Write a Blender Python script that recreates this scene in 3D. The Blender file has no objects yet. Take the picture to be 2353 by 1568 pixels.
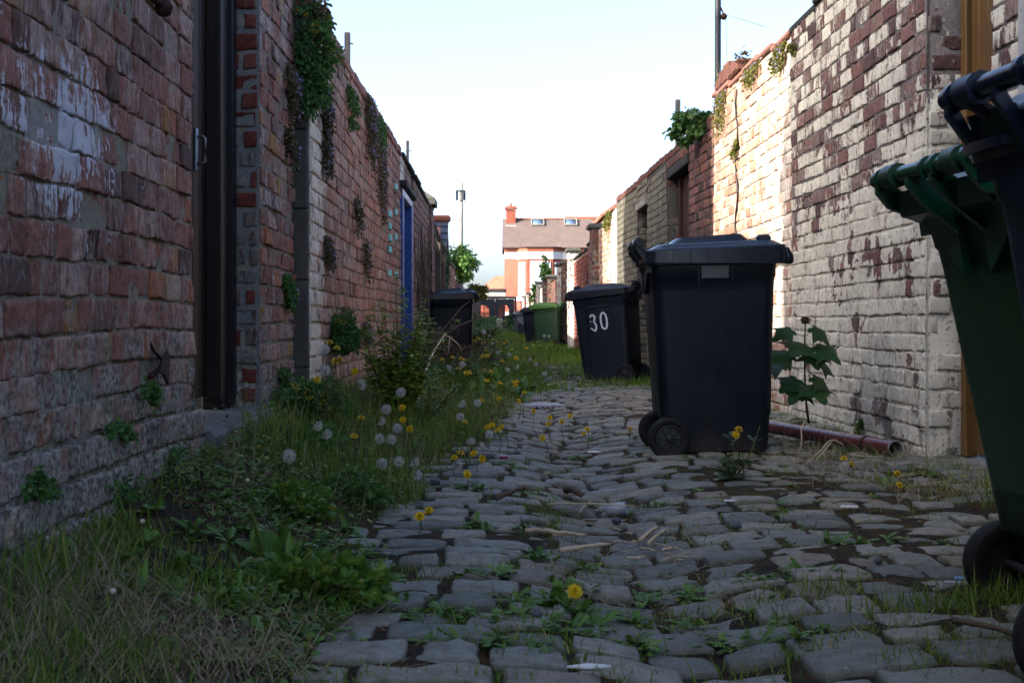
import bpy, math, random
import numpy as np
from mathutils import Vector, Matrix

SC = bpy.context.scene
COL = SC.collection
R = math.radians
FPX, VPX, VPY, CAMH = 3100.0, 1140.0, 737.0, 0.665   # measured from the photograph (2352 px wide)


def at(px, py, y):
    """world point at depth y seen at a pixel of the 2352 px wide photograph"""
    return Vector(((px - VPX) * y / FPX, y, CAMH - (py - VPY) * y / FPX))


# ------------------------------------------------------------------ noise
def _hash(ix, iy, iz, s):
    n = (ix * 73856093) ^ (iy * 19349663) ^ (iz * 83492791) ^ (s * 2654435)
    n = (n ^ (n >> 13)) & 0x7FFFFFFF
    n = (n * 1274126177) & 0x7FFFFFFF
    n = (n ^ (n >> 16)) & 0x7FFFFFFF
    return n / float(0x7FFFFFFF)


def vn(x, y, z=0.0, s=0):
    x, y, z = np.broadcast_arrays(np.asarray(x, float), np.asarray(y, float), np.asarray(z, float))
    ix, iy, iz = np.floor(x).astype(np.int64), np.floor(y).astype(np.int64), np.floor(z).astype(np.int64)
    fx, fy, fz = x - ix, y - iy, z - iz
    fx, fy, fz = (f * f * (3 - 2 * f) for f in (fx, fy, fz))
    r = 0
    for dx in (0, 1):
        for dy in (0, 1):
            for dz in (0, 1):
                w = (fx if dx else 1 - fx) * (fy if dy else 1 - fy) * (fz if dz else 1 - fz)
                r = r + w * _hash(ix + dx, iy + dy, iz + dz, s)
    return r * 2 - 1


def fbm(x, y, z=0.0, s=0, o=3):
    r, a = 0, 1.0
    for k in range(o):
        r = r + a * vn(np.asarray(x) * 2 ** k, np.asarray(y) * 2 ** k, np.asarray(z) * 2 ** k, s + k * 17)
        a *= 0.5
    return r


# ------------------------------------------------------------------ mesh building
class MB:
    """collects vertices and faces; build() links them as ONE mesh object"""

    def __init__(s):
        s.V, s.Q, s.T, s.A, s.n = [], [], [], [], 0
        s.qm, s.tm = [], []
        s.N = []

    def add(s, V, Q=None, T=None, mat=0, attr=None):
        V = np.asarray(V, float).reshape(-1, 3)
        s.V.append(V)
        a = np.zeros((len(V), 4)) + 0.5
        if attr is not None:
            a[:, :3] = attr
        a[:, 3] = 1
        s.A.append(a)
        if Q is not None and len(Q):
            Q = np.asarray(Q, np.int64).reshape(-1, 4)
            s.Q.append(Q + s.n)
            s.qm.append(np.full(len(Q), mat))
        if T is not None and len(T):
            T = np.asarray(T, np.int64).reshape(-1, 3)
            s.T.append(T + s.n)
            s.tm.append(np.full(len(T), mat))
        s.n += len(V)
        return s

    def ngon(s, pts, mat=0):
        s.N.append(([tuple(p) for p in pts], mat))
        return s

    def box(s, x0, x1, y0, y1, z0, z1, mat=0, attr=None, M=None):
        V = np.array([[x, y, z] for z in (z0, z1) for y in (y0, y1) for x in (x0, x1)], float)
        if M is not None:
            V = V @ np.array(M.to_3x3()).T + np.array(M.translation)
        Q = [[0, 2, 3, 1], [4, 5, 7, 6], [0, 1, 5, 4], [2, 6, 7, 3], [0, 4, 6, 2], [1, 3, 7, 5]]
        return s.add(V, Q, mat=mat, attr=attr)

    def bbox(s, x0, x1, y0, y1, z0, z1, b=0.01, mat=0, attr=None, M=None):
        """box with chamfered edges"""
        V, Q, T = [], [], []
        xs, ys, zs = (x0, x1), (y0, y1), (z0, z1)
        b = min(b, abs(x1 - x0) * .45, abs(y1 - y0) * .45, abs(z1 - z0) * .45)
        idx = {}
        for i in (0, 1):
            for j in (0, 1):
                for k in (0, 1):
                    sx, sy, sz = 1 - 2 * i, 1 - 2 * j, 1 - 2 * k
                    c = (xs[i], ys[j], zs[k])
                    for ax in range(3):
                        p = [c[0] + sx * b, c[1] + sy * b, c[2] + sz * b]
                        p[ax] = c[ax]
                        idx[(i, j, k, ax)] = len(V)
                        V.append(p)
        for ax in range(3):
            o = [a for a in range(3) if a != ax]
            for v in (0, 1):
                q = []
                for (u, w) in ((0, 0), (1, 0), (1, 1), (0, 1)):
                    key = [0, 0, 0]
                    key[ax], key[o[0]], key[o[1]] = v, u, w
                    q.append(idx[tuple(key) + (ax,)])
                Q.append(q)
            for (u, w) in ((0, 0), (0, 1), (1, 0), (1, 1)):
                q = []
                for (v, face) in ((0, o[0]), (1, o[0]), (1, o[1]), (0, o[1])):
                    key = [0, 0, 0]
                    key[ax], key[o[0]], key[o[1]] = v, u, w
                    q.append(idx[tuple(key) + (face,)])
                Q.append(q)
        for i in (0, 1):
            for j in (0, 1):
                for k in (0, 1):
                    T.append([idx[(i, j, k, a)] for a in range(3)])
        V = np.array(V)
        if M is not None:
            V = V @ np.array(M.to_3x3()).T + np.array(M.translation)
        return s.add(V, Q, T, mat=mat, attr=attr)

    def tube(s, path, rad, seg=8, cap=True, mat=0, attr=None):
        path = np.asarray([tuple(p) for p in path], float)
        n = len(path)
        rad = np.broadcast_to(np.asarray(rad, float), (n,))
        tan = np.gradient(path, axis=0)
        tan /= np.linalg.norm(tan, axis=1)[:, None] + 1e-12
        ref = np.array([0, 0, 1.0]) if abs(tan[:, 2]).mean() < .9 else np.array([1.0, 0, 0])
        a = np.cross(tan, ref)
        a /= np.linalg.norm(a, axis=1)[:, None] + 1e-12
        b = np.cross(tan, a)
        th = np.arange(seg) * 2 * math.pi / seg
        V = path[:, None] + rad[:, None, None] * (np.cos(th)[None, :, None] * a[:, None] + np.sin(th)[None, :, None] * b[:, None])
        Q = []
        for i in range(n - 1):
            for j in range(seg):
                k = (j + 1) % seg
                Q.append([i * seg + j, i * seg + k, (i + 1) * seg + k, (i + 1) * seg + j])
        V = V.reshape(-1, 3)
        T = []
        if cap:
            V = np.vstack([V, path[0], path[-1]])
            c0, c1 = len(V) - 2, len(V) - 1
            for j in range(seg):
                k = (j + 1) % seg
                T += [[c0, k, j], [c1, (n - 1) * seg + j, (n - 1) * seg + k]]
        return s.add(V, Q, T, mat=mat, attr=attr)

    def lathe(s, prof, seg=24, M=None, mat=0, attr=None):
        """prof: list of (radius, height) turned round local z"""
        prof = np.asarray(prof, float)
        th = np.arange(seg) * 2 * math.pi / seg
        V = np.stack([prof[:, 0][:, None] * np.cos(th), prof[:, 0][:, None] * np.sin(th), np.repeat(prof[:, 1][:, None], seg, 1)], -1).reshape(-1, 3)
        Q = []
        for i in range(len(prof) - 1):
            for j in range(seg):
                k = (j + 1) % seg
                Q.append([i * seg + j, i * seg + k, (i + 1) * seg + k, (i + 1) * seg + j])
        if M is not None:
            V = V @ np.array(M.to_3x3()).T + np.array(M.translation)
        return s.add(V, Q, mat=mat, attr=attr)

    def loft(s, rings, cap0=True, cap1=True, mat=0, attr=None):
        rings = [np.asarray(r, float) for r in rings]
        m = len(rings[0])
        V = np.vstack(rings)
        Q, T = [], []
        for i in range(len(rings) - 1):
            for j in range(m):
                k = (j + 1) % m
                Q.append([i * m + j, i * m + k, (i + 1) * m + k, (i + 1) * m + j])
        V = np.vstack([V, rings[0].mean(0), rings[-1].mean(0)])
        c0, c1 = len(V) - 2, len(V) - 1
        b = (len(rings) - 1) * m
        for j in range(m):
            k = (j + 1) % m
            if cap0:
                T.append([c0, k, j])
            if cap1:
                T.append([c1, b + j, b + k])
        return s.add(V, Q, T, mat=mat, attr=attr)

    def plate(s, poly, axis, c0, c1, mat=0):
        """a polygon (list of 2D points) extruded along an axis from c0 to c1"""
        def P(p, c):
            q = [p[0], p[1]]
            q.insert(axis, c)
            return q
        n = len(poly)
        V = [P(p, c0) for p in poly] + [P(p, c1) for p in poly]
        Q = [[i, (i + 1) % n, n + (i + 1) % n, n + i] for i in range(n)]
        s.add(V, Q, mat=mat)
        s.ngon([P(p, c0) for p in poly][::-1], mat)
        s.ngon([P(p, c1) for p in poly], mat)
        return s

    def mesh(s, name, mats, smooth=True, sharp=None):
        V = np.vstack(s.V) if s.V else np.zeros((0, 3))
        A = np.vstack(s.A) if s.A else np.zeros((0, 4))
        Q = np.vstack(s.Q) if s.Q else np.zeros((0, 4), np.int64)
        T = np.vstack(s.T) if s.T else np.zeros((0, 3), np.int64)
        ex, loops, tot, mi = [], [], [], []
        base = len(V)
        for pts, m in s.N:
            loops.append(np.arange(base, base + len(pts)))
            tot.append(len(pts))
            mi.append(m)
            ex += pts
            base += len(pts)
        if ex:
            V = np.vstack([V, np.array(ex, float)])
            A = np.vstack([A, np.tile([.5, .5, .5, 1], (len(ex), 1))])
        me = bpy.data.meshes.new(name)
        li = np.concatenate([Q.ravel(), T.ravel()] + loops).astype(np.int32)
        cnt = np.concatenate([np.full(len(Q), 4), np.full(len(T), 3), np.array(tot, int)]).astype(np.int32)
        st = np.concatenate([[0], np.cumsum(cnt)[:-1]]).astype(np.int32) if len(cnt) else cnt
        me.vertices.add(len(V))
        me.vertices.foreach_set('co', V.astype(np.float32).ravel())
        me.loops.add(len(li))
        me.loops.foreach_set('vertex_index', li)
        me.polygons.add(len(cnt))
        me.polygons.foreach_set('loop_start', st)
        me.polygons.foreach_set('loop_total', cnt)
        mix = np.concatenate([np.concatenate(s.qm) if s.qm else [], np.concatenate(s.tm) if s.tm else [], np.array(mi)]).astype(np.int32)
        me.polygons.foreach_set('material_index', mix)
        me.polygons.foreach_set('use_smooth', np.full(len(cnt), bool(smooth)))
        at_ = me.attributes.new('br', 'FLOAT_COLOR', 'POINT')
        at_.data.foreach_set('color', A.astype(np.float32).ravel())
        for m in (mats if isinstance(mats, (list, tuple)) else [mats]):
            me.materials.append(m)
        me.update(calc_edges=True)
        me.validate()
        if sharp is not None:
            me.set_sharp_from_angle(angle=R(sharp))
        return me

    def build(s, name, mats, parent=None, loc=(0, 0, 0), rot=(0, 0, 0), smooth=True, sharp=None, **tags):
        o = bpy.data.objects.new(name, s.mesh(name, mats, smooth, sharp))
        COL.objects.link(o)
        o.location, o.rotation_euler = loc, rot
        if parent is not None:
            o.parent = parent
        for k, v in tags.items():
            o[k] = v
        return o


def thing(name, label, cat, loc=(0, 0, 0), rot=(0, 0, 0), group=None):
    o = bpy.data.objects.new(name, None)
    COL.objects.link(o)
    o.empty_display_size = 0.1
    o.location, o.rotation_euler = loc, rot
    o['label'], o['category'], o['kind'] = label, cat, 'thing'
    if group:
        o['group'] = group
    return o


def copy_tree(o, parent=None):
    kids = list(o.children)
    c = o.copy()
    COL.objects.link(c)
    if parent is not None:
        c.parent = parent
    for k in kids:
        copy_tree(k, c)
    return c


def rrect(x0, x1, y0, y1, z, r=.05, seg=4):
    """rounded rectangle ring at height z"""
    p = []
    for cx, cy, a0 in ((x1 - r, y1 - r, 0), (x0 + r, y1 - r, 90), (x0 + r, y0 + r, 180), (x1 - r, y0 + r, 270)):
        for k in range(seg + 1):
            a = R(a0 + 90 * k / seg)
            p.append((cx + r * math.cos(a), cy + r * math.sin(a), z))
    return p


def unit(v):
    v = np.asarray(v, float)
    return v / (np.linalg.norm(v, axis=-1, keepdims=True) + 1e-9)


def ribbons(mb, P, D, S, L, W, prof, droop=0.3, fold=0.0, rnd=None, rnd2=None, mat=0):
    """many leaves or blades at once: base P, direction D, side S, length L, width W, width profile along the leaf"""
    P, D, S = (np.asarray(a, float) for a in (P, D, S))
    N, K = len(P), len(prof)
    if N == 0:
        return
    t = np.linspace(0, 1, K)
    L = np.broadcast_to(np.asarray(L, float), (N,))
    W = np.broadcast_to(np.asarray(W, float), (N,))
    dr = np.broadcast_to(np.asarray(droop, float), (N,))
    mid = P[:, None] + D[:, None] * (L[:, None] * t)[..., None]
    mid[..., 2] -= dr[:, None] * L[:, None] * t ** 2
    w = .5 * W[:, None] * np.asarray(prof)[None]
    up = unit(np.cross(S, D))
    if fold:
        off = S[:, None] * w[..., None] + up[:, None] * (w * fold)[..., None]
        off2 = -S[:, None] * w[..., None] + up[:, None] * (w * fold)[..., None]
        V = np.stack([mid + off, mid, mid + off2], 2)
        m = 3
    else:
        V = np.stack([mid + S[:, None] * w[..., None], mid - S[:, None] * w[..., None]], 2)
        m = 2
    b = np.arange(N)[:, None, None] * (K * m)
    i = np.arange(K - 1)[None, :, None] * m
    j = np.arange(m - 1)[None, None, :]
    Q = np.stack([b + i + j, b + i + j + 1, b + i + m + j + 1, b + i + m + j], -1).reshape(-1, 4)
    rnd = np.random.default_rng(N).random(N) if rnd is None else rnd
    rnd2 = np.random.default_rng(N + 1).random(N) if rnd2 is None else rnd2
    A = np.zeros((N, K, m, 3))
    A[..., 0] = rnd[:, None, None]
    A[..., 1] = rnd2[:, None, None]
    A[..., 2] = t[None, :, None]
    mb.add(V.reshape(-1, 3), Q, mat=mat, attr=A.reshape(-1, 3))


OVATE = (.08, .62, 1, .95, .6, .05)
LANCE = (.15, .7, 1, .8, .45, .03)
BLADE = (.8, 1, .7, .06)
TOOTH = (.2, .25, .55, .3, .85, .42, 1, .5, .95, .55, .06)


# ------------------------------------------------------------------ materials
class Mat:
    def __init__(s, name, rough=.8, spec=.3):
        s.m = bpy.data.materials.new(name)
        s.m.use_nodes = True
        s.nt = s.m.node_tree
        s.b = s.nt.nodes['Principled BSDF']
        s.out = s.nt.nodes['Material Output']
        s.b.inputs['Roughness'].default_value = rough
        s.b.inputs['Specular IOR Level'].default_value = spec
        s._o = None

    def n(s, t, ins=None, **props):
        nd = s.nt.nodes.new('ShaderNode' + t)
        for k, v in props.items():
            setattr(nd, k, v)
        for k, v in (ins or {}).items():
            s.set(nd.inputs[k], v)
        return nd

    def set(s, sock, v):
        if isinstance(v, bpy.types.NodeSocket):
            s.nt.links.new(v, sock)
        elif v is not None:
            if sock.type == 'RGBA' and not isinstance(v, (int, float)) and len(v) == 3:
                v = tuple(v) + (1,)
            sock.default_value = v

    @property
    def o(s):
        if s._o is None:
            s._o = s.n('TexCoord').outputs['Object']
        return s._o

    def sc(s, v, x, y, z):
        return s.n('Mapping', {'Vector': v, 'Scale': (x, y, z)}).outputs[0]

    def noise(s, v, scale, detail=4, rough=.55, dist=0):
        return s.n('TexNoise', {'Vector': v, 'Scale': scale, 'Detail': detail, 'Roughness': rough, 'Distortion': dist}).outputs['Fac']

    def vor(s, v, scale, feature='F1', out='Distance'):
        return s.n('TexVoronoi', {'Vector': v, 'Scale': scale}, feature=feature).outputs[out]

    def ramp(s, f, stops):
        nd = s.n('ValToRGB', {'Fac': f})
        e = nd.color_ramp.elements
        while len(e) < len(stops):
            e.new(.5)
        for k, (p, c) in zip(e, stops):
            k.position = p
            k.color = tuple(c) + (1,) if len(c) == 3 else c
        return nd.outputs['Color']

    def mr(s, v, a, b, c=0., d=1.):
        return s.n('MapRange', {'Value': v, 'From Min': a, 'From Max': b, 'To Min': c, 'To Max': d}).outputs[0]

    def mix(s, f, a, b, mode='MIX'):
        nd = s.n('Mix', data_type='RGBA', blend_type=mode)
        s.set(nd.inputs[0], f)
        s.set(nd.inputs[6], a)
        s.set(nd.inputs[7], b)
        return nd.outputs[2]

    def ma(s, op, a, b=None, c=None):
        nd = s.n('Math', operation=op)
        s.set(nd.inputs[0], a)
        if b is not None:
            s.set(nd.inputs[1], b)
        if c is not None:
            s.set(nd.inputs[2], c)
        return nd.outputs[0]

    def attr(s):
        a = s.n('Attribute', attribute_name='br')
        x = s.n('SeparateColor', {'Color': a.outputs['Color']})
        return x.outputs[0], x.outputs[1], x.outputs[2]

    def xyz(s):
        x = s.n('SeparateXYZ', {'Vector': s.o})
        return x.outputs[0], x.outputs[1], x.outputs[2]

    def col(s, c):
        s.set(s.b.inputs['Base Color'], c)
        return s

    def bump(s, h, strength=.5, dist=.01):
        nd = s.n('Bump', {'Height': h, 'Strength': strength, 'Distance': dist})
        s.set(s.b.inputs['Normal'], nd.outputs[0])
        return s

    def rough(s, r):
        s.set(s.b.inputs['Roughness'], r)
        return s
# ------------------------------------------------------------------ material library
def brick_pair(name, pal, mortar, streak=None, paint=None, paint_col=(.62, .61, .58), moss=.0, spot=None, streak_amt=.5, lichen=(.16, .15, .10), soot=.0):
    """brick and mortar materials that share one flaking paint layer. paint(m, base) -> socket 0..1 with region weight"""
    out = []
    for kind in ('brick', 'mortar'):
        m = Mat(name + '_' + kind, .88, .2)
        r1, r2, r3 = m.attr()
        x, y, z = m.xyz()
        fine = m.noise(m.o, 55, 6, .65)
        mid = m.noise(m.o, 9, 4, .6)
        low = m.noise(m.o, 1.7, 3, .5)
        vert = m.noise(m.sc(m.o, 75, 75, 9), 1, 5, .6)
        vert2 = m.noise(m.sc(m.o, 34, 34, 4.5), 1, 4, .6, .3)
        if kind == 'brick':
            c = m.ramp(r1, pal)
            if streak:
                k = m.ma('ADD', m.ma('MULTIPLY', vert, .55), m.ma('MULTIPLY', vert2, .45))
                k = m.ma('ADD', k, m.ma('MULTIPLY', m.ma('SUBTRACT', r3, .5), .16))
                k = m.ma('ADD', k, m.ma('MULTIPLY', m.ma('SUBTRACT', low, .5), .35))
                c = m.mix(m.mr(k, .49, .60, 0, streak_amt), c, streak)
                k2 = m.mr(m.ma('ADD', vert, m.ma('MULTIPLY', m.ma('SUBTRACT', mid, .5), .5)), .57, .68, 0, .75)
                c = m.mix(k2, c, tuple(v * .4 for v in pal[0][1]))
        else:
            c = m.mix(mid, mortar, tuple(v * .5 for v in mortar))
            c = m.mix(m.mr(m.noise(m.o, 24, 5, .6), .48, .66), c, lichen)
        c = m.mix(m.mr(fine, .3, .72, .0, .9), m.mix(.6, c, (0, 0, 0)), c) if kind == 'brick' else m.mix(m.mr(fine, .35, .6, .35, 0), c, (.012, .011, .010))
        if soot:
            c = m.mix(m.mr(m.ma('ADD', m.ma('MULTIPLY', low, .6), m.ma('MULTIPLY', mid, .4)), .47, .6, 0, soot), c, (.035, .03, .03))
        if moss:
            zz = m.ma('ADD', m.ma('MULTIPLY', mid, 1.3), m.ma('MULTIPLY', z, -.9))
            c = m.mix(m.mr(zz, .04, .34, 0, moss), c, m.mix(m.mr(fine, .4, .65), (.07, .072, .062), (.42, .42, .37)))
        if spot:
            dx = m.ma('SUBTRACT', x, spot[0])
            dz = m.ma('SUBTRACT', z, spot[1])
            d = m.ma('SQRT', m.ma('ADD', m.ma('MULTIPLY', m.ma('MULTIPLY', dx, dx), spot[2]), m.ma('MULTIPLY', m.ma('MULTIPLY', dz, dz), spot[3])))
            v = m.ma('SUBTRACT', m.ma('ADD', m.ma('MULTIPLY', vert, .6), m.ma('MULTIPLY', mid, .35)), m.ma('MULTIPLY', d, .5))
            v = m.ma('ADD', v, m.ma('MULTIPLY', m.ma('SUBTRACT', fine, .5), .4))
            v = m.ma('ADD', v, m.ma('MULTIPLY', m.ma('SUBTRACT', r2, .5), .22))
            f = m.mr(v, .27, .31, 0, .88)
            if kind == 'mortar':
                f = m.ma('MULTIPLY', f, .2)
            c = m.mix(f, c, (.55, .56, .62))
        if paint:
            f = paint(m, kind, r1, r2, r3, x, z, fine, mid, low, vert, vert2)
            pc = m.mix(m.mr(m.noise(m.o, 3.1, 3, .6), .35, .65), paint_col, tuple(v * .8 for v in paint_col))
            pc = m.mix(m.mr(m.ma('ADD', m.ma('MULTIPLY', fine, .55), m.ma('MULTIPLY', vert2, .45)), .53, .60, 0, .8), pc, (.15, .14, .115))
            pc = m.mix(m.mr(m.noise(m.o, 7, 5, .7), .56, .64, 0, .6), pc, (.24, .225, .20))
            c = m.mix(f, c, pc)
        m.col(c)
        h = m.ma('ADD', m.ma('MULTIPLY', fine, .6), m.ma('MULTIPLY', vert, .4))
        if paint:
            h = m.ma('ADD', h, m.ma('MULTIPLY', f, .25))
        m.bump(h, .7, .007 if kind == 'brick' else .01)
        out.append(m.m)
    return out


RED = [(0, (.08, .048, .046)), (.22, (.16, .075, .065)), (.5, (.23, .095, .075)), (.72, (.25, .125, .105)), (.9, (.29, .115, .075)), (1, (.27, .17, .10))]
MAUVE = [(0, (.13, .075, .065)), (.2, (.26, .125, .095)), (.5, (.38, .155, .115)), (.72, (.35, .165, .13)), (.9, (.48, .165, .08)), (1, (.40, .25, .085))]
ORANGE = [(0, (.27, .16, .125)), (.3, (.36, .18, .135)), (.6, (.43, .20, .145)), (.8, (.48, .27, .195)), (1, (.40, .28, .22))]


def r1_paint(m, kind, r1, r2, r3, x, z, fine, mid, low, vert, vert2):
    # limewash: thick over the lower part with patches fallen away, single whitened bricks higher up
    n = m.ma('ADD', m.ma('MULTIPLY', m.noise(m.sc(m.o, 16, 16, 9), 1, 6, .68), .62), m.ma('ADD', m.ma('MULTIPLY', vert, .18), m.ma('MULTIPLY', fine, .2)))
    zz = m.ma('ADD', z, m.ma('MULTIPLY', m.ma('SUBTRACT', low, .5), 1.3))
    zz = m.ma('ADD', zz, m.ma('MULTIPLY', m.ma('SUBTRACT', x, 1.4), .16))
    w = m.mr(zz, 1.62, 1.30)
    loss = m.mr(m.noise(m.o, 2.7, 5, .62), .55, .62, 0, .34)
    if kind == 'brick':
        k = m.ma('MULTIPLY', m.ma('SUBTRACT', r2, .44), m.mr(w, 0, 1, .52, .12))
        v = m.ma('ADD', m.ma('ADD', n, k), m.ma('SUBTRACT', m.ma('MULTIPLY', w, .16), m.ma('MULTIPLY', loss, w)))
        return m.mr(v, .49, .525, 0, .95)
    v = m.ma('ADD', n, m.ma('SUBTRACT', m.ma('MULTIPLY', w, .17), m.ma('MULTIPLY', loss, w)))
    return m.mr(v, .565, .60, 0, .93)


def r2_paint(m, kind, r1, r2, r3, x, z, fine, mid, low, vert, vert2):
    n = m.ma('ADD', m.ma('MULTIPLY', vert2, .6), m.ma('MULTIPLY', mid, .4))
    near = m.mr(x, 2.2, .3, -.16, .10)
    v = m.ma('ADD', n, m.ma('ADD', near, m.ma('MULTIPLY', m.ma('SUBTRACT', r2, .55), .22)))
    return m.mr(v, .50, .58, 0, .8)


def c_paint(m, kind, r1, r2, r3, x, z, fine, mid, low, vert, vert2):
    # cream painted strip next to the stone pilaster
    edge = m.ma('ADD', x, m.ma('MULTIPLY', m.ma('SUBTRACT', mid, .5), .9))
    v = m.ma('ADD', m.mr(edge, .75, .25, 0, .6), m.ma('MULTIPLY', m.ma('SUBTRACT', vert, .5), .9))
    v = m.ma('ADD', v, m.ma('MULTIPLY', m.ma('SUBTRACT', r2, .6), .5))
    return m.mr(v, .22, .34, 0, .9)


PAIR_A = brick_pair('old_mauve', MAUVE, (.30, .265, .205), (.62, .46, .39), moss=.85, spot=(2.68, 1.10, 1.4, 9.), streak_amt=.75, lichen=(.29, .265, .19))
PAIR_B = brick_pair('old_red_left', MAUVE, (.28, .25, .21), (.60, .49, .45), streak_amt=.75, moss=.6)
PAIR_C = brick_pair('pink_weathered', ORANGE, (.27, .225, .185), (.55, .44, .38), streak_amt=.6, paint=c_paint, paint_col=(.72, .66, .55), moss=.3)
PAIR_FL = brick_pair('rough_pink', ORANGE, (.26, .165, .13), (.34, .21, .16), streak_amt=.5)
PAIR_R1 = brick_pair('limewashed', [(0, (.10, .065, .066)), (.3, (.17, .095, .09)), (.6, (.22, .115, .10)), (.85, (.24, .13, .115)), (1, (.25, .16, .12))], (.185, .17, .165), (.34, .28, .26), streak_amt=.8, paint=r1_paint, lichen=(.15, .135, .14), paint_col=(.61, .595, .51), moss=.35)
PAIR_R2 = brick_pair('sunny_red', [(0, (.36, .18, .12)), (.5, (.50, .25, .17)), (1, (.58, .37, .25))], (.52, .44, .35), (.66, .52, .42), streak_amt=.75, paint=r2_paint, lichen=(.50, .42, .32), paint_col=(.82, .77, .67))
PAIR_R3 = brick_pair('sooty_red', RED, (.085, .075, .072), (.17, .10, .09), streak_amt=.4, soot=.6)
YEL = [(0, (.135, .128, .10)), (.5, (.20, .187, .142)), (1, (.17, .16, .13))]
PAIR_YE = brick_pair('buff_brick', YEL, (.06, .06, .055), (.25, .235, .17), streak_amt=.4, lichen=(.05, .05, .045), soot=.5)
PAIR_NEW = brick_pair('machine_red', [(0, (.16, .038, .03)), (.5, (.21, .05, .038)), (1, (.25, .075, .055))], (.34, .29, .25), (.26, .10, .08), streak_amt=.2, lichen=(.33, .29, .25))
PAIR_FAR = brick_pair('far_red', RED, (.22, .19, .16), (.3, .2, .17), streak_amt=.5, soot=.35)
PAIR_WH = brick_pair('whitened', RED, (.3, .27, .24), (.45, .4, .36), streak_amt=.7, paint=lambda m, kind, r1, r2, r3, x, z, fine, mid, low, vert, vert2: m.mr(m.ma('ADD', vert2, m.ma('MULTIPLY', m.ma('SUBTRACT', r2, .4), .3)), .42, .52, 0, .9), paint_col=(.62, .58, .52))
REVEAL = brick_pair('reveal', [(0, (.17, .038, .028)), (.4, (.22, .055, .04)), (.6, (.21, .195, .17)), (1, (.29, .27, .23))], (.25, .25, .235), (.22, .14, .12), streak_amt=.25, lichen=(.2, .2, .195))


def far_brick(name, c1, c2, mort, sx=1.0):
    m = Mat(name, .9, .2)
    x, y, z = m.xyz()
    v = m.n('CombineXYZ', {'X': m.ma('ADD', x, y), 'Y': z, 'Z': 0.0}).outputs[0]
    b = m.n('TexBrick', {'Vector': v, 'Color1': c1 + (1,), 'Color2': c2 + (1,), 'Mortar': mort + (1,), 'Scale': 1.0, 'Mortar Size': .008, 'Brick Width': .235, 'Row Height': .085, 'Bias': 0.0})
    n = m.noise(m.o, 3, 5, .6)
    m.col(m.mix(m.mr(n, .35, .65, 0, .45), b.outputs['Color'], tuple(v * .55 for v in c1)))
    m.bump(b.outputs['Fac'], -.3, .01)
    return m.m


HOUSE_BRICK = far_brick('house_brick', (.24, .060, .040), (.19, .05, .034), (.28, .12, .085))
WING_BRICK = far_brick('wing_brick', (.25, .12, .09), (.20, .09, .07), (.3, .25, .2))


def stone(name, c, spots=.3, rough=.85, scale=14, bump=.5):
    m = Mat(name, rough, .25)
    n = m.noise(m.o, scale, 6, .65)
    l = m.noise(m.o, scale * .2, 3, .5)
    cc = m.mix(m.mr(n, .3, .7), tuple(v * .6 for v in c), c)
    cc = m.mix(m.mr(l, .4, .65, 0, spots), cc, tuple(v * .45 for v in c))
    m.col(cc).bump(n, bump, .01)
    return m.m


def plain(name, c, rough=.5, spec=.4, metal=0., var=.25, scale=20, bump=.0):
    m = Mat(name, rough, spec)
    n = m.noise(m.o, scale, 4, .6)
    m.col(m.mix(m.mr(n, .3, .7, 0, var), c, tuple(v * .4 for v in c)))
    m.rough(m.mr(n, .3, .7, max(rough - .08, .05), rough + .1))
    m.b.inputs['Metallic'].default_value = metal
    if bump:
        m.bump(n, bump, .004)
    return m.m


def plastic(name, c, rough=.42, dust=.12):
    m = Mat(name, rough, .28)
    x, y, z = m.xyz()
    n = m.noise(m.o, 6, 5, .65)
    f = m.noise(m.o, 180, 3, .6)
    sr = m.noise(m.sc(m.o, 30, 30, 3), 1, 5, .65)
    c1 = m.mix(m.mr(n, .45, .75, 0, dust), c, tuple(min(1, v * 1.5 + .003) for v in c))
    c1 = m.mix(m.mr(sr, .6, .8, 0, dust * .6), c1, (.05, .05, .046))
    sc_ = m.noise(m.sc(m.o, 14, 14, 160), 1, 3, .7)
    c1 = m.mix(m.mr(m.ma('ADD', m.ma('MULTIPLY', sc_, .6), m.ma('MULTIPLY', n, .4)), .60, .66, 0, .35), c1, (.045, .046, .045))
    c1 = m.mix(m.mr(m.ma('ADD', z, m.ma('MULTIPLY', n, .5)), .42, .26, 0, .45), c1, (.055, .048, .036))
    m.col(c1)
    m.rough(m.mr(m.ma('ADD', m.ma('MULTIPLY', n, .6), m.ma('MULTIPLY', sr, .4)), .3, .7, rough - .1, rough + .18))
    m.bump(f, .12, .001)
    return m.m


def wood(name, c, c2, rough=.7, sx=60, sz=2.5):
    m = Mat(name, rough, .25)
    g = m.noise(m.sc(m.o, sx, sx, sz), 1, 5, .6, .6)
    k = m.noise(m.o, 2.5, 3, .5)
    cc = m.mix(m.mr(g, .35, .65), c, c2)
    cc = m.mix(m.mr(k, .5, .7, 0, .4), cc, tuple(v * .4 for v in c))
    m.col(cc).bump(g, .4, .004)
    return m.m


def foliage(name, stops, rough=.55, trans=.3, tip=None):
    m = Mat(name, rough, .3)
    r1, r2, r3 = m.attr()
    c = m.ramp(r1, stops)
    c = m.mix(m.mr(r2, .0, 1, 0, .35), c, tuple(v * .5 for v in stops[0][1]))
    if tip:
        c = m.mix(m.mr(r3, .45, 1, 0, .8), c, tip)
    m.col(c)
    if trans:
        t = m.n('BsdfTranslucent', {'Color': m.mix(.3, c, (.20, .26, .03))})
        mx = m.n('MixShader', {0: trans})
        m.nt.links.new(m.b.outputs[0], mx.inputs[1])
        m.nt.links.new(t.outputs[0], mx.inputs[2])
        m.nt.links.new(mx.outputs[0], m.out.inputs['Surface'])
    return m.m


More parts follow.
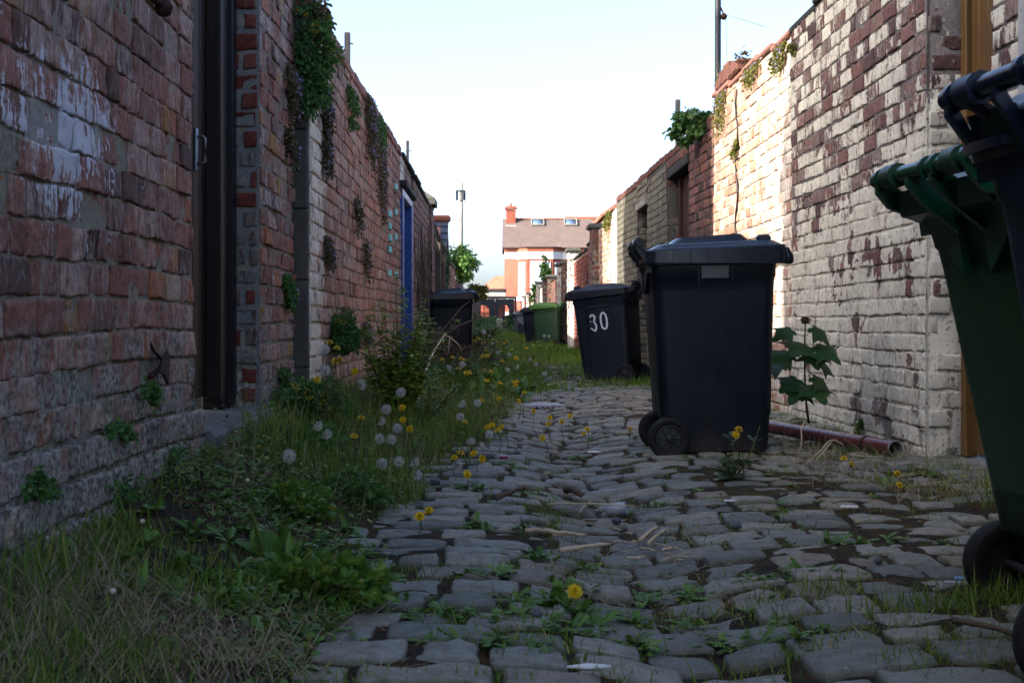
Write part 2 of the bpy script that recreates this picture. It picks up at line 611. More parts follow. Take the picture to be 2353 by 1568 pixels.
MT = {
    'soil': None,
    'pilaster': stone('pilaster_stone', (.095, .088, .078), .3, .9, 10, .4),
    'step': stone('step_stone', (.14, .15, .15), .5, .75, 9, .5),
    'coping_dark': stone('dark_slate', (.035, .034, .033), .3, .8, 12, .4),
    'coping_red': stone('red_coping', (.13, .055, .042), .5, .9, 16, .6),
    'coping_pink': stone('pink_coping', (.27, .13, .10), .4, .9, 16, .6),
    'concrete': stone('concrete', (.23, .22, .20), .45, .9, 12, .5),
    'concrete_dk': stone('mossy_concrete', (.10, .10, .085), .5, .9, 12, .6),
    'iron_black': plain('black_iron', (.012, .012, .014), .45, .5),
    'rust': plain('rusty_iron', (.035, .014, .010), .75, .3, .2, .5, 60, .5),
    'steel': plain('weathered_steel', (.20, .20, .21), .4, .5, .8, .5, 50),
    'postwood': wood('grey_weathered_timber', (.20, .18, .16), (.09, .08, .07)),
    'polewood': wood('pale_pole_timber', (.34, .31, .27), (.17, .15, .13)),
    'brown_door': wood('dark_brown_door', (.024, .013, .010), (.009, .006, .005), .65),
    'black_frame': plain('black_painted_frame', (.005, .005, .008), .4, .3),
    'blue_paint': plain('blue_paint', (.014, .062, .25), .5, .3, 0, .45, 14),
    'pale_paint': plain('pale_paint', (.55, .6, .68), .5, .4, 0, .4, 20),
    'ochre_door': wood('ochre_stained_timber', (.15, .085, .026), (.06, .032, .012), .5, 45, 2.0),
    'maroon_door': wood('maroon_door', (.045, .016, .016), (.02, .009, .009), .6),
    'old_timber': wood('silvery_old_timber', (.13, .105, .09), (.045, .035, .03), .8),
    'black_plastic': plastic('black_bin_plastic', (.0036, .0066, .0120), .34),
    'blue_plastic': plastic('navy_bin_plastic', (.0045, .011, .026), .34),
    'green_plastic': plastic('dark_green_bin_plastic', (.011, .040, .017), .36),
    'green_gloss': plastic('glossy_green_handle', (.008, .05, .026), .16),
    'blue_gloss': plastic('glossy_navy_handle', (.006, .012, .026), .14),
    'green_bright': plastic('green_bin_plastic', (.018, .046, .022), .45),
    'green_lid': plastic('light_green_lid_plastic', (.06, .135, .03), .45),
    'grey_plastic': plastic('grey_bin_plastic', (.05, .055, .065), .45),
    'slate_plastic': plastic('slate_bin_plastic', (.008, .012, .019), .40),
    'lid_plastic': plastic('glossy_lid_plastic', (.008, .013, .022), .22),
    'patch': plain('grey_painted_highlight', (.045, .047, .050), .28, .5, 0, .3, 8),  # paler grey than the bin, standing in for a soft highlight
    'tyre': plain('rubber_tyre', (.010, .010, .011), .75, .25, 0, .3, 40, .3),
    'rim': plain('wheel_rim_plastic', (.014, .016, .019), .45, .4),
    'axle': plain('axle_steel', (.10, .10, .11), .5, .5, .7),
    'number_paint': plain('white_number_paint', (.62, .67, .74), .6, .3, 0, .45, 60, .2),
    'pipe': plain('maroon_drainpipe_paint', (.105, .030, .033), .28, .5, 0, .5, 22, .25),
    'pipe_in': plain('pipe_iron_edge', (.17, .165, .16), .6, .4, .4, .5, 30),
    'white_paint': plain('white_house_paint', (.60, .60, .58), .6, .3, 0, .2, 3),
    'upvc': plain('white_window_frame', (.75, .76, .77), .35, .4, 0, .05),
    'glass_pane': plain('window_glass', (.36, .42, .46), .08, .6, 0, .3, .8),
    'sky_glass': plain('roof_window_glass', (.09, .15, .24), .06, .7, 0, .3, .8),
    'dark_gate': plain('dark_gate_paint', (.014, .017, .022), .5, .4),
    'ridge': stone('red_ridge_tile', (.36, .12, .07), .3, .9, 6, .3),
    'slate_blue': stone('blue_slate', (.085, .10, .135), .3, .6, 8, .4),
    'lead': stone('lead_flashing', (.40, .38, .36), .3, .7, 8, .2),
    'cream_block': stone('cream_block', (.48, .45, .36), .3, .9, 8, .3),
    'stem': plain('green_stem', (.075, .10, .03), .6, .3, 0, .4, 60),
    'stem_red': plain('reddish_stem', (.075, .035, .02), .6, .3, 0, .4, 60),
    'bark': plain('dry_bark', (.10, .075, .055), .85, .2, 0, .5, 40, .5),
    'dead_twig': plain('pale_dead_twig', (.48, .39, .27), .75, .2, 0, .45, 30, .4),
    'bramble': plain('brown_dead_stem', (.12, .08, .055), .85, .2, 0, .5, 30),
    'litter_white': plain('white_paper', (.62, .62, .62), .7, .2, 0, .2),
    'litter_blue': plain('blue_plastic_litter', (.10, .22, .42), .4, .4, 0, .3),
    'litter_clear': plain('cloudy_plastic', (.34, .38, .42), .25, .5, 0, .5),
    'litter_pink': plain('magenta_wrapper', (.17, .01, .07), .4, .4, 0, .2),
    'pebble': stone('pebble', (.08, .095, .12), .4, .7, 60, .3),
    'grid_metal': plain('galvanised_grid', (.46, .48, .52), .4, .5, .5, .4, 40),
    'yellow_petal': foliage('yellow_petal', [(0, (.62, .40, .008)), (1, (.78, .56, .012))], .6, .25),
    'clock_fluff': foliage('clock_fluff', [(0, (.55, .55, .54)), (1, (.76, .76, .74))], .9, .35),
    'clock_core': plain('clock_core', (.16, .13, .09), .9),
    'cream_tip': plain('cream_receptacle', (.55, .50, .38), .8),
    'lilac_petal': foliage('lilac_petal', [(0, (.30, .23, .45)), (1, (.46, .38, .60))], .7, .2),
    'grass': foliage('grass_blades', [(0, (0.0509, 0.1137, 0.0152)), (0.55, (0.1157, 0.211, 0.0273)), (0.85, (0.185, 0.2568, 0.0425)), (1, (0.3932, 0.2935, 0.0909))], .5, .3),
    'grass_far': foliage('lush_grass_blades', [(0, (0.0737, 0.1584, 0.0193)), (0.6, (0.1261, 0.2334, 0.0276)), (1, (0.2102, 0.2835, 0.0483))], .5, .35),  # slightly lighter greens for the grass farther up the lane
    'straw': foliage('dry_grass', [(0, (.19, .145, .085)), (.5, (.31, .245, .15)), (1, (.43, .36, .25))], .8, .15),
    'weed': foliage('weed_leaves', [(0, (0.0386, 0.1056, 0.0159)), (0.5, (0.0822, 0.1726, 0.0222)), (0.9, (0.1402, 0.2397, 0.0348)), (1, (0.2417, 0.2301, 0.0475))], .5, .28),
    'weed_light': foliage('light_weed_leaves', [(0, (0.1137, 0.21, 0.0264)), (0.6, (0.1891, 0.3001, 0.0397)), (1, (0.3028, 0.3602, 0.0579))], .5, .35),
    'corydalis': foliage('ferny_leaves', [(0, (0.029, 0.0959, 0.0221)), (0.6, (0.0629, 0.163, 0.038)), (1, (0.1209, 0.2301, 0.0475))], .6, .3),
    'toadflax': foliage('trailing_leaves', [(0, (.045, .055, .025)), (.45, (.085, .085, .035)), (.7, (.13, .085, .055)), (1, (.17, .11, .075))], .7, .2),
    'dry_leaf': foliage('dry_brown_leaves', [(0, (.085, .05, .03)), (1, (.20, .12, .07))], .8, .2),
    'sycamore': foliage('sycamore_leaf', [(0, (.022, .078, .026)), (1, (.048, .115, .030))], .42, .3),
    'sycamore_young': foliage('young_sycamore_leaf', [(0, (.10, .055, .018)), (1, (.13, .075, .02))], .5, .3),
    'ivy': foliage('ivy_leaves', [(0, (0.0261, 0.0798, 0.0203)), (1, (0.0653, 0.145, 0.0319))], .45, .2),
    'shrub': foliage('shrub_leaves', [(0, (0.0435, 0.1232, 0.0232)), (0.7, (0.0798, 0.1885, 0.0319)), (1, (0.1305, 0.232, 0.0435))], .5, .35),
    'ivy_yellow': foliage('yellowing_leaves', [(0, (.05, .075, .015)), (.6, (.12, .12, .022)), (1, (.18, .12, .02))], .6, .3),
}


def soil_mat():
    m = Mat('damp_soil', .95, .15)
    n = m.noise(m.o, 12, 6, .65)
    f = m.noise(m.o, 90, 5, .7)
    l = m.noise(m.o, 2.2, 4, .6)
    c = m.mix(m.mr(f, .35, .7), (.012, .009, .007), (.042, .032, .023))
    c = m.mix(m.mr(n, .50, .60, 0, .85), c, m.mix(f, (.040, .018, .007), (.075, .042, .012)))
    c = m.mix(m.mr(l, .52, .62, 0, .6), c, m.mix(f, (.03, .038, .01), (.07, .07, .02)))
    c = m.mix(m.mr(m.noise(m.sc(m.o, 160, 50, 50), 1, 3, .6), .63, .70, 0, .5), c, (.17, .14, .10))
    m.col(c).bump(m.ma('ADD', f, m.ma('MULTIPLY', n, .8)), .9, .012)
    return m.m


def sett_mat():
    m = Mat('gritstone_sett', .7, .25)
    r1, r2, r3 = m.attr()
    n = m.noise(m.o, 26, 6, .65)
    f = m.noise(m.o, 130, 5, .7)
    l = m.noise(m.o, 5, 4, .6)
    c = m.ramp(r1, [(0, (.12, .126, .106)), (.3, (.195, .205, .170)), (.55, (.25, .25, .205)), (.8, (.31, .295, .23)), (.92, (.25, .205, .145)), (1, (.155, .147, .12))])
    c = m.mix(m.mr(n, .3, .7, 0, .55), c, (.040, .046, .048))
    c = m.mix(m.mr(f, .3, .7, .35, 0), c, (.03, .03, .033))
    s = m.ma('ADD', m.ma('MULTIPLY', n, .45), m.ma('ADD', m.ma('MULTIPLY', f, .35), m.ma('MULTIPLY', l, .2)))
    s = m.ma('ADD', s, m.ma('MULTIPLY', m.ma('SUBTRACT', r2, .5), .06))
    c = m.mix(m.mr(s, .575, .63, 0, .75), c, (.27, .28, .27))
    c = m.mix(m.mr(m.noise(m.sc(m.o, 40, 130, 60), 1, 4, .65), .5, .68, 0, .45), c, (.05, .048, .04))
    c = m.mix(m.mr(r3, .25, .8, .85, 0), c, m.mix(n, (.026, .022, .014), (.050, .050, .020)))
    m.col(c)
    m.rough(m.mr(n, .3, .7, .58, .85))
    m.bump(m.ma('ADD', m.ma('MULTIPLY', f, .6), n), .55, .006)
    return m.m


def roof_tiles(name, c1, c2, rows, wid, gap=.02):
    m = Mat(name, .75, .3)
    x, y, z = m.xyz()
    v = m.n('CombineXYZ', {'X': x, 'Y': m.ma('MULTIPLY', z, 1.0), 'Z': 0.0}).outputs[0]
    b = m.n('TexBrick', {'Vector': v, 'Color1': c1 + (1,), 'Color2': c2 + (1,), 'Mortar': tuple(k * .45 for k in c1) + (1,), 'Scale': 1.0, 'Mortar Size': gap, 'Brick Width': wid, 'Row Height': rows})
    n = m.noise(m.o, 1.2, 5, .6)
    m.col(m.mix(m.mr(n, .4, .7, 0, .35), b.outputs['Color'], tuple(min(1, k * 1.35) for k in c1)))
    m.bump(b.outputs['Fac'], -.5, .02)
    return m.m


MT['soil'] = soil_mat()
MT['sett'] = sett_mat()
MT['purple_slate'] = roof_tiles('purple_slate_roof', (.115, .086, .076), (.095, .074, .068), .16, .3, .008)
MT['red_tile'] = roof_tiles('red_tile_roof', (.40, .16, .10), (.34, .13, .085), .22, .26, .03)
# ------------------------------------------------------------------ ground shape
def sst(a, b, x):
    t = np.clip((np.asarray(x, float) - a) / (b - a), 0, 1)
    return t * t * (3 - 2 * t)


def gz(x, y):
    """height of the lane: a dished channel in the middle, a bank of soil along the left wall"""
    x, y = np.asarray(x, float), np.asarray(y, float)
    xc = .40 + .03 * np.sin(y * .9)
    ch = -.055 * np.exp(-((x - xc) / .21) ** 2) * (1 - .75 * sst(9, 15, y))
    camber = .018 * np.exp(-((x - 1.15) / .5) ** 2) + .015 * np.exp(-((x + .15) / .35) ** 2)
    bank = (.125 + .085 * sst(2.8, 4.8, y)) * sst(.35, 1.0, -x) * (1 - .6 * sst(8, 16, y))
    right = .035 * sst(1.55, 1.95, x)
    return ch + camber + bank + right


def verge_edge(y):
    """x where the weedy verge along the left wall ends"""
    return np.interp(y, [0, 2.5, 3.1, 4.0, 5.7, 7.8, 9.7, 12.6, 15, 24], [-.36, -.35, -.34, -.40, -.33, .0, .12, .20, .45, .9])


# world: sky and sun
def world_and_sun():
    w = bpy.data.worlds.new('World')
    SC.world = w
    w.use_nodes = True
    nt = w.node_tree
    bg = nt.nodes['Background']
    sky = nt.nodes.new('ShaderNodeTexSky')
    sky.sky_type = 'NISHITA'
    sky.sun_disc = False
    sky.sun_elevation = SUN_EL
    sky.sun_rotation = SUN_ROT
    sky.air_density, sky.dust_density, sky.ozone_density = .6, 3.3, 1.0
    nt.links.new(sky.outputs[0], bg.inputs['Color'])
    bg.inputs['Strength'].default_value = SKY_STRENGTH
    ld = bpy.data.lights.new('sun', 'SUN')
    ld.energy, ld.angle, ld.color = SUN_STRENGTH, R(.53), (1, .93, .82)
    lo = bpy.data.objects.new('sun', ld)
    COL.objects.link(lo)
    lo.rotation_euler = Vector(SUN_DIR).to_track_quat('Z', 'Y').to_euler()
    lo.location = (-8, -6, 9)


SUN_DIR = Vector((-.75, -.40, .45)).normalized()
SUN_EL = math.asin(SUN_DIR.z)
SUN_ROT = math.atan2(SUN_DIR.x, SUN_DIR.y)
SKY_STRENGTH, SUN_STRENGTH = .15, 3.6
world_and_sun()

cam = bpy.data.objects.new('camera', bpy.data.cameras.new('camera'))
COL.objects.link(cam)
cam.location, cam.rotation_euler = (0, 0, CAMH), (R(90), 0, 0)
cd = cam.data
cd.sensor_width, cd.lens = 36.0, 36.0 * FPX / 2352
cd.shift_x, cd.shift_y = (1176 - VPX) / 2352, (VPY - 784) / 2352
cd.clip_start, cd.clip_end = .05, 2000
cd.dof.use_dof, cd.dof.focus_distance, cd.dof.aperture_fstop = True, 6.6, 15.0
SC.camera = cam
SC.view_settings.view_transform, SC.view_settings.look = 'Standard', 'None'
SC.view_settings.exposure = EXPOSURE if 'EXPOSURE' in globals() else 2.1
SC.cycles.max_bounces = 8
SC.cycles.transparent_max_bounces = 4
SC.cycles.use_adaptive_sampling = True
SC.cycles.use_denoising = True


# ------------------------------------------------------------------ ground sheet and setts
def build_ground():
    mb = MB()
    xs = np.arange(-1.45, 2.40, .04)
    ys = np.concatenate([np.arange(.6, 9, .04), np.arange(9, 20, .08), np.arange(20, 60, .4), np.arange(60, 131, 3.0)])
    X, Y = np.meshgrid(xs, ys)
    xl = verge_edge(Y)
    rise = .032 * sst(.06, -.14, X - xl) + .012 * sst(12.5, 15, Y)
    Z = gz(X, Y) - .003 + rise + .008 * fbm(X * 9, Y * 9, 0, 3) + .006 * vn(X * 30, Y * 30, 0, 5) + .008 * sst(.05, .6, fbm(X * 2.3, Y * 2.3, 0, 12)) * sst(.75, .9, X - .40 + .55)
    fade = sst(40, 20, Y)
    Z = Z * (.25 + .75 * fade)
    n, k = X.shape
    I = np.arange(n * k).reshape(n, k)
    Q = np.stack([I[:-1, :-1], I[:-1, 1:], I[1:, 1:], I[1:, :-1]], -1).reshape(-1, 4)
    mb.add(np.stack([X, Y, Z], -1), Q)
    s = 700.0
    mb.add([[-s, -s, -.09], [s, -s, -.09], [s, s, -.09], [-s, s, -.09]], [[0, 1, 2, 3]])
    mb.build('ground', MT['soil'], kind='structure', label='damp soil between the setts and under the weeds')


def build_setts():
    rng = np.random.default_rng(4)
    rows = []
    y = 1.7
    while y < 21:
        pitch = rng.uniform(.140, .185)
        x = -1.02 + rng.uniform(-.2, 0)
        while x < 2.05:
            L = rng.choice([.135, .16, .19, .22, .26], p=[.18, .27, .27, .18, .10]) * rng.uniform(.94, 1.06)
            if rng.random() > .025:
                rows.append((x + L / 2, y + pitch / 2, L, pitch))
            x += L
        y += pitch
    A = np.array(rows)
    N = len(A)
    cx, cy, L, Pw = A.T
    gapx, gapy = rng.uniform(.007, .026, N), rng.uniform(.009, .026, N)
    cy = cy + .022 * vn(cx * .6, cy * .25, 0, 9) + rng.normal(0, .0045, N)
    a = np.array([-1.02, -1.0, -.96, -.88, -.6, -.2, .2, .6, .88, .96, 1.0, 1.02])
    b = np.array([-1.03, -1.0, -.93, -.80, -.35, .35, .80, .93, 1.0, 1.03])
    S, T = np.meshgrid(a, b)
    S, T = S.ravel(), T.ravel()
    # rounded corners in plan
    k = 1 - .07 * (np.abs(S) ** 5) * (np.abs(T) ** 6)
    U = S * k
    W = T * (1 - .08 * (np.abs(T) ** 5) * (np.abs(S) ** 3))
    hx, hy = (L - gapx) / 2, (Pw - gapy) / 2
    X = cx[:, None] + U * hx[:, None]
    Y = cy[:, None] + W * hy[:, None]
    wob = np.stack([fbm(X * 14, Y * 14, 1, 21), fbm(X * 14, Y * 14, 2, 22)])
    X = X + wob[0] * .006
    Y = Y + wob[1] * .006 + .0025 * vn(X * 60, Y * 60, 3, 23)
    ang = rng.normal(0, .018, N)[:, None]
    dx, dy = X - cx[:, None], Y - cy[:, None]
    X, Y = cx[:, None] + dx - ang * dy, cy[:, None] + dy + ang * dx
    edge = np.maximum(np.abs(S) ** 22, np.abs(T) ** 13)
    crown = (1 - np.clip(edge, 0, 1)) * .009 - .002 * T ** 2 - .002 * S ** 2 - .018 * np.clip(np.maximum(np.abs(S), np.abs(T)) - .98, 0, .05) / .02
    h = rng.normal(0, .0042, N)[:, None] + .002
    tilt = rng.normal(0, .014, N)[:, None] * dx + rng.normal(0, .022, N)[:, None] * dy
    gx_ = (gz(cx + .07, cy) - gz(cx - .07, cy)) / .14
    Z = gz(cx, cy)[:, None] * .8 + gz(X, Y) * .2 + (gx_[:, None] * dx) * .6 + h + tilt + crown + .0032 * fbm(X * 20, Y * 30, 0, 31) + .0016 * vn(X * 70, Y * 90, 0, 33)
    band = sst(.55, 1.0, np.maximum(np.abs(S), np.abs(T)))[None]
    Z = Z - band * .010 * sst(.05, .6, fbm(X * 26, Y * 26, 5, 35))
    deep = (np.abs(S) > 1.01) | (np.abs(T) > 1.01)
    Z = np.where(deep[None], Z - .035, Z)
    na, nb = len(a), len(b)
    I = np.arange(na * nb).reshape(nb, na)
    q = np.stack([I[:-1, :-1], I[:-1, 1:], I[1:, 1:], I[1:, :-1]], -1).reshape(-1, 4)
    Q = (np.arange(N)[:, None, None] * (na * nb) + q[None]).reshape(-1, 4)
    att = np.zeros((N, na * nb, 3))
    att[..., 0] = rng.random(N)[:, None]
    att[..., 1] = rng.random(N)[:, None]
    att[..., 2] = 1 - edge[None] * .9
    mb = MB()
    mb.add(np.stack([X, Y, Z], -1), Q, attr=att.reshape(-1, 3))
    mb.build('cobbled_road', MT['sett'], kind='structure', label='worn stone setts of the back lane')
    return A


build_ground()
build_setts()


# ------------------------------------------------------------------ brick walls
def brickwork(p0, p1, out, z0, ztop, pair, seed, L=.235, H=.086, mort=.012, fine=False, thick=.2, jit=.005, rough=.003,
              name='brickwork', parent=None, headers=5, plinth=None, lo=False, loc0=None, sag=.008, zfix=False):
    """one stretch of wall from p0 to p1 (x, y); out = +1 / -1 : the brick face looks to the left / right of that direction.
    local x runs along the wall, local z up; bricks are real relief in front of the mortar"""
    rng = np.random.default_rng(seed)
    p0, p1 = np.array(p0, float), np.array(p1, float)
    d = p1 - p0
    W = np.linalg.norm(d)
    ang = math.atan2(d[1], d[0])
    zt = ztop if callable(ztop) else (lambda u: np.full(np.shape(u), float(ztop)))
    zmax = float(np.max(zt(np.linspace(0, W, 30))))
    rows = []
    k, z = 0, 0.0
    while z0 + z + H * .6 < zmax:
        u = -rng.uniform(.02, .1) - (k % 2) * L * .5
        bl = L * .5 if headers and k % headers == headers - 1 else L
        while u < W:
            l = bl * rng.uniform(.93, 1.07)
            if bl == L and rng.random() < .10:
                l *= .55
            a, b = max(u, 0), min(u + l, W)
            if b - a > .035 and z0 + z + H * .55 < float(zt((a + b) / 2)):
                rows.append((a, b, z, z + H, k))
            u += l
        z += H
        k += 1
    A = np.array(rows)
    N = len(A)
    u0, u1, za, zb, kk = A.T
    if fine:
        sa = np.array([0, 0, .03, .12, .24, .37, .5, .63, .76, .88, .97, 1, 1])
        sb = np.array([0, 0, .06, .2, .36, .5, .64, .8, .94, 1, 1])
    elif lo:
        sa = np.array([0, 0, .08, .92, 1, 1])
        sb = np.array([0, 0, .14, .86, 1, 1])
    else:
        sa = np.array([0, 0, .06, .3, .5, .7, .94, 1, 1])
        sb = np.array([0, 0, .12, .5, .88, 1, 1])
    na, nb = len(sa), len(sb)
    ia, ib = np.meshgrid(np.arange(na), np.arange(nb))
    ia, ib = ia.ravel(), ib.ravel()
    S, T = sa[ia], sb[ib]
    deep = (ia == 0) | (ia == na - 1) | (ib == 0) | (ib == nb - 1)
    rim = ((ia == 1) | (ia == na - 2) | (ib == 1) | (ib == nb - 2)) & ~deep
    m = mort * .5 * rng.uniform(.7, 1.4, N)
    mu = m * (1.7 if fine else 1.25)
    X = (u0 + mu)[:, None] + S * (u1 - u0 - 2 * mu)[:, None]
    Z = (za + m)[:, None] + T * (zb - za - 2 * m)[:, None]
    wx = fbm(X * 26 + 3, Z * 30, seed, 41) * .0036 * (1.3 if fine else 1)
    wz = fbm(X * 28, Z * 34 + 7, seed, 42) * .0030 * (1.25 if fine else 1)
    Zs = sag * vn(X * .9, kk[:, None] * .31, 0, seed + 5) + .003 * vn(X * 4, kk[:, None] * .9, 0, seed + 6)
    tz = rng.normal(0, .0022, N)[:, None] * (S - .5)
    D = .0045 + rng.normal(0, jit * .55, N)[:, None] + rng.normal(0, .003, N)[:, None] * (S - .5) + rng.normal(0, .003, N)[:, None] * (T - .5)
    D = D + rough * fbm(X * 40, Z * 40, 0, seed + 8)
    if fine:
        D = D + .0022 * vn(X * 130, Z * 14, 0, seed + 11)
    D = np.where(rim[None], D - .0018, D)
    # spalled bricks
    sp = rng.random(N) < (.015 if fine else .04)
    D = np.where(sp[:, None] & ~rim[None], D - .010, D)
    D = np.where(deep[None], -.012, D)
    bulge = .012 * vn(X * .7, (z0 + Z) * .8, 0, seed + 13)
    pl = 0
    if plinth:
        pl = np.where((z0 + za < plinth[0] - H * .4)[:, None], plinth[1], 0.0)
    X2 = np.clip(X + np.where(deep[None], 0, wx), -.004, W + .004)
    V = np.stack([X2, out * (D + bulge + pl), z0 + Z + wz + Zs + tz], -1)
    I = np.arange(na * nb).reshape(nb, na)
    q = np.stack([I[:-1, :-1], I[:-1, 1:], I[1:, 1:], I[1:, :-1]], -1).reshape(-1, 4)
    if out > 0:
        q = q[:, ::-1]
    Q = (np.arange(N)[:, None, None] * (na * nb) + q[None]).reshape(-1, 4)
    att = np.zeros((N, na * nb, 3))
    for c in range(3):
        att[..., c] = rng.random(N)[:, None]
    mb = MB()
    mb.add(V, Q, mat=0, attr=att.reshape(-1, 3))
    # mortar face
    st = .022 if fine else (.2 if lo else .045)
    us = np.linspace(0, W, max(2, int(W / st)))
    zs = np.linspace(0, 1, max(2, int((zmax - z0) / st)))
    UU, TT = np.meshgrid(us, zs)
    ZZ = TT * (zt(UU) - z0)
    Dm = (.0028 if fine else .0025) * fbm(UU * 24, ZZ * 24, 0, seed + 20) - .0025 + .012 * vn(UU * .7, (z0 + ZZ) * .8, 0, seed + 13)
    if plinth:
        Dm = Dm + np.where(z0 + ZZ < plinth[0] + .02, plinth[1] - .006, 0.0)
    n, kx = UU.shape
    I = np.arange(n * kx).reshape(n, kx)
    q = np.stack([I[:-1, :-1], I[:-1, 1:], I[1:, 1:], I[1:, :-1]], -1).reshape(-1, 4)
    if out > 0:
        q = q[:, ::-1]
    mb.add(np.stack([UU, out * Dm, z0 + ZZ], -1), q, mat=1)
    # core behind the face
    g = .015
    us = np.linspace(.002, W - .002, 24)
    ztv = zt(us) - .004
    V, q = [], []
    for u, zz in zip(us, ztv):
        V += [[u, -out * g, z0], [u, -out * g, zz], [u, -out * thick, zz], [u, -out * thick, z0]]
    for i in range(len(us) - 1):
        for j in range(3):
            q.append([i * 4 + j, i * 4 + j + 1, i * 4 + 5 + j, i * 4 + 4 + j])
    e = (len(us) - 1) * 4
    q += [[0, 3, 2, 1], [e, e + 1, e + 2, e + 3]]
    mb.add(V, q, mat=1)
    return mb.build(name, list(pair), parent, (p0[0] - (loc0[0] if loc0 else 0), p0[1] - (loc0[1] if loc0 else 0), 0), (0, 0, ang))


def coping(name, p0, p1, out, zt, mat, parent, loc0, h=.06, over=.03, thick=.22, step=.24, seed=1, slope=0.0, gap=.006):
    """a row of coping bricks or slates on top of a wall"""
    rng = np.random.default_rng(seed)
    p0, p1 = np.array(p0, float), np.array(p1, float)
    d = p1 - p0
    W = np.linalg.norm(d)
    mb = MB()
    u = 0
    while u < W:
        l = min(step * rng.uniform(.9, 1.1), W - u)
        if l < .03:
            break
        z = float(zt(u + l / 2)) + rng.normal(0, .004)
        y0, y1 = sorted((out * (over + rng.normal(0, .004)), -out * (thick + .02)))
        mb.bbox(u + gap, u + l - gap, y0, y1, z, z + h * rng.uniform(.92, 1.06), .009, attr=rng.random(3))
        u += l
    V = np.vstack(mb.V)
    V[:, 1] += .004 * vn(V[:, 0] * 9, V[:, 2] * 9, 0, seed)
    V[:, 2] += .006 * vn(V[:, 0] * 7, V[:, 1] * 9, 0, seed + 1)
    mb.V = [V]
    return mb.build(name, mat, parent, (p0[0] - loc0[0], p0[1] - loc0[1], 0), (0, 0, math.atan2(d[1], d[0])), smooth=False)


def wall(label, p0, p1, out, z0, ztop, pair, seed, cop=None, **kw):
    t = thing('brick_wall', label, 'wall', (p0[0], p0[1], 0), group=kw.pop('group', None))
    zt = ztop if callable(ztop) else (lambda u, z=ztop: np.full(np.shape(u), float(z)))
    brickwork(p0, p1, out, z0, zt, pair, seed, parent=t, loc0=p0, **kw)
    if cop:
        c = dict(cop)
        coping('coping', p0, p1, out, zt, c.pop('mat'), t, p0, seed=seed, thick=kw.get('thick', .2), **c)
    return t


lin = lambda a, b: (lambda u, a=np.array(a), b=np.array(b): np.interp(u, a, b))

# ---- left side
XL, XC = -1.02, -.95
wa = wall('near left wall of streaked mauve brick with a white paint patch and grey lower courses', (XL, .5), (XL, 4.56), -1, .02, 2.75, PAIR_A, 11,
          fine=True, plinth=(.33, .035), mort=.009, jit=.007, rough=.0035, H=.0875, L=.20, sag=.012)
wb = wall('narrow pier of red brick right beside the brown door, hung with trailing flowers', (XL, 5.80), (XL, 6.84), -1, .05, 2.42, PAIR_B, 12,
          mort=.015, jit=.007, rough=.004, fine=True)
brickwork((-1.17, 5.80), (XL + .002, 5.80), -1, .05, 2.42, REVEAL, 13, L=.16, H=.0845, parent=wb, loc0=(XL, 5.80), thick=.05, name='reveal', headers=0, mort=.02)
# lintel wall over the door is out of frame; pilaster between the two walls
t = thing('stone_pilaster', 'dark grey stone pilaster between the two left brick walls under the green plants', 'pilaster', (-1.0, 6.80, 0))
mb = MB()
zz = .1
for h in (.33, .44, .36, .40, .33, .30):
    b0 = zz
    mb.bbox(-.10, .052, .0, .22, b0 + .002, b0 + h - .002, .007)
    zz += h
V = np.vstack(mb.V)
V[:, :2] += np.stack([.004 * vn(V[:, 0] * 9, V[:, 2] * 5, 0, 3), .003 * vn(V[:, 2] * 7, V[:, 0] * 9, 0, 4)], -1)
mb.V = [V]
mb.build('shaft', MT['pilaster'], t, smooth=False)
wc = wall('long left wall of weathered pink brick with a cream painted edge and purple trailing flowers', (XC, 6.84), (XC, 13.28), -1, .05,
          lin([0, 6.5], [2.24, 2.29]), PAIR_C, 14, cop=dict(mat=MT['coping_pink'], h=.075, over=.015, step=.235), mort=.013, jit=.006, rough=.004)
# painted turquoise bricks sit on wall c
rng = np.random.default_rng(5)
tq = foliage('turquoise_paint', [(0, (.16, .46, .42)), (1, (.30, .55, .50))], .7, 0)
for r in range(9):
    for c in (0, 1):
        if rng.random() < .72 and not (c == 0 and r > 6):
            u = 11.75 + c * .72 + rng.uniform(-.04, .04) - 6.84
            z = .95 + r * .086 * (1.35 if c else 1.2)
            MB().bbox(.004, .026, u, u + rng.uniform(.16, .22), z, z + .062, .004, attr=rng.random(3)).build('painted_brick', tq, wc, (0, 0, 0))
# blue door
t = thing('blue_door', 'narrow bright blue door with a pale post in the left wall', 'door', (XC, 13.28, 0))
MB().bbox(-.06, .03, 0, .16, .05, 1.97, .008).build('jamb', MT['blue_paint'], t, smooth=False)
MB().bbox(-.06, .035, 1.34, 1.60, .05, 1.95, .008).build('jamb', MT['blue_paint'], t, smooth=False)
mb = MB()
for k in range(8):
    mb.bbox(-.07, -.035, .17 + k * .146, .17 + k * .146 + .14, .08, 1.9, .006)
mb.build('door_leaf', MT['blue_paint'], t, smooth=False)
MB().bbox(-.03, .012, .155, .175, .08, 1.86, .004).build('pale_strip', MT['pale_paint'], t, smooth=False)
MB().bbox(-.06, .034, .0, 1.6, 1.90, 1.97, .006).build('head_rail', MT['pale_paint'], t, smooth=False)
MB().bbox(-.08, .075, -.06, 1.66, 1.99, 2.045, .008).build('lintel', MT['coping_dark'], t, smooth=False)
wd0 = wall('strip of pink brickwork above the narrow blue door', (XC, 13.28), (XC, 14.9), -1, 2.05, lin([0, 1.6], [2.29, 2.28]), PAIR_C, 15,
           cop=dict(mat=MT['coping_dark'], h=.04, over=.05, step=.8))
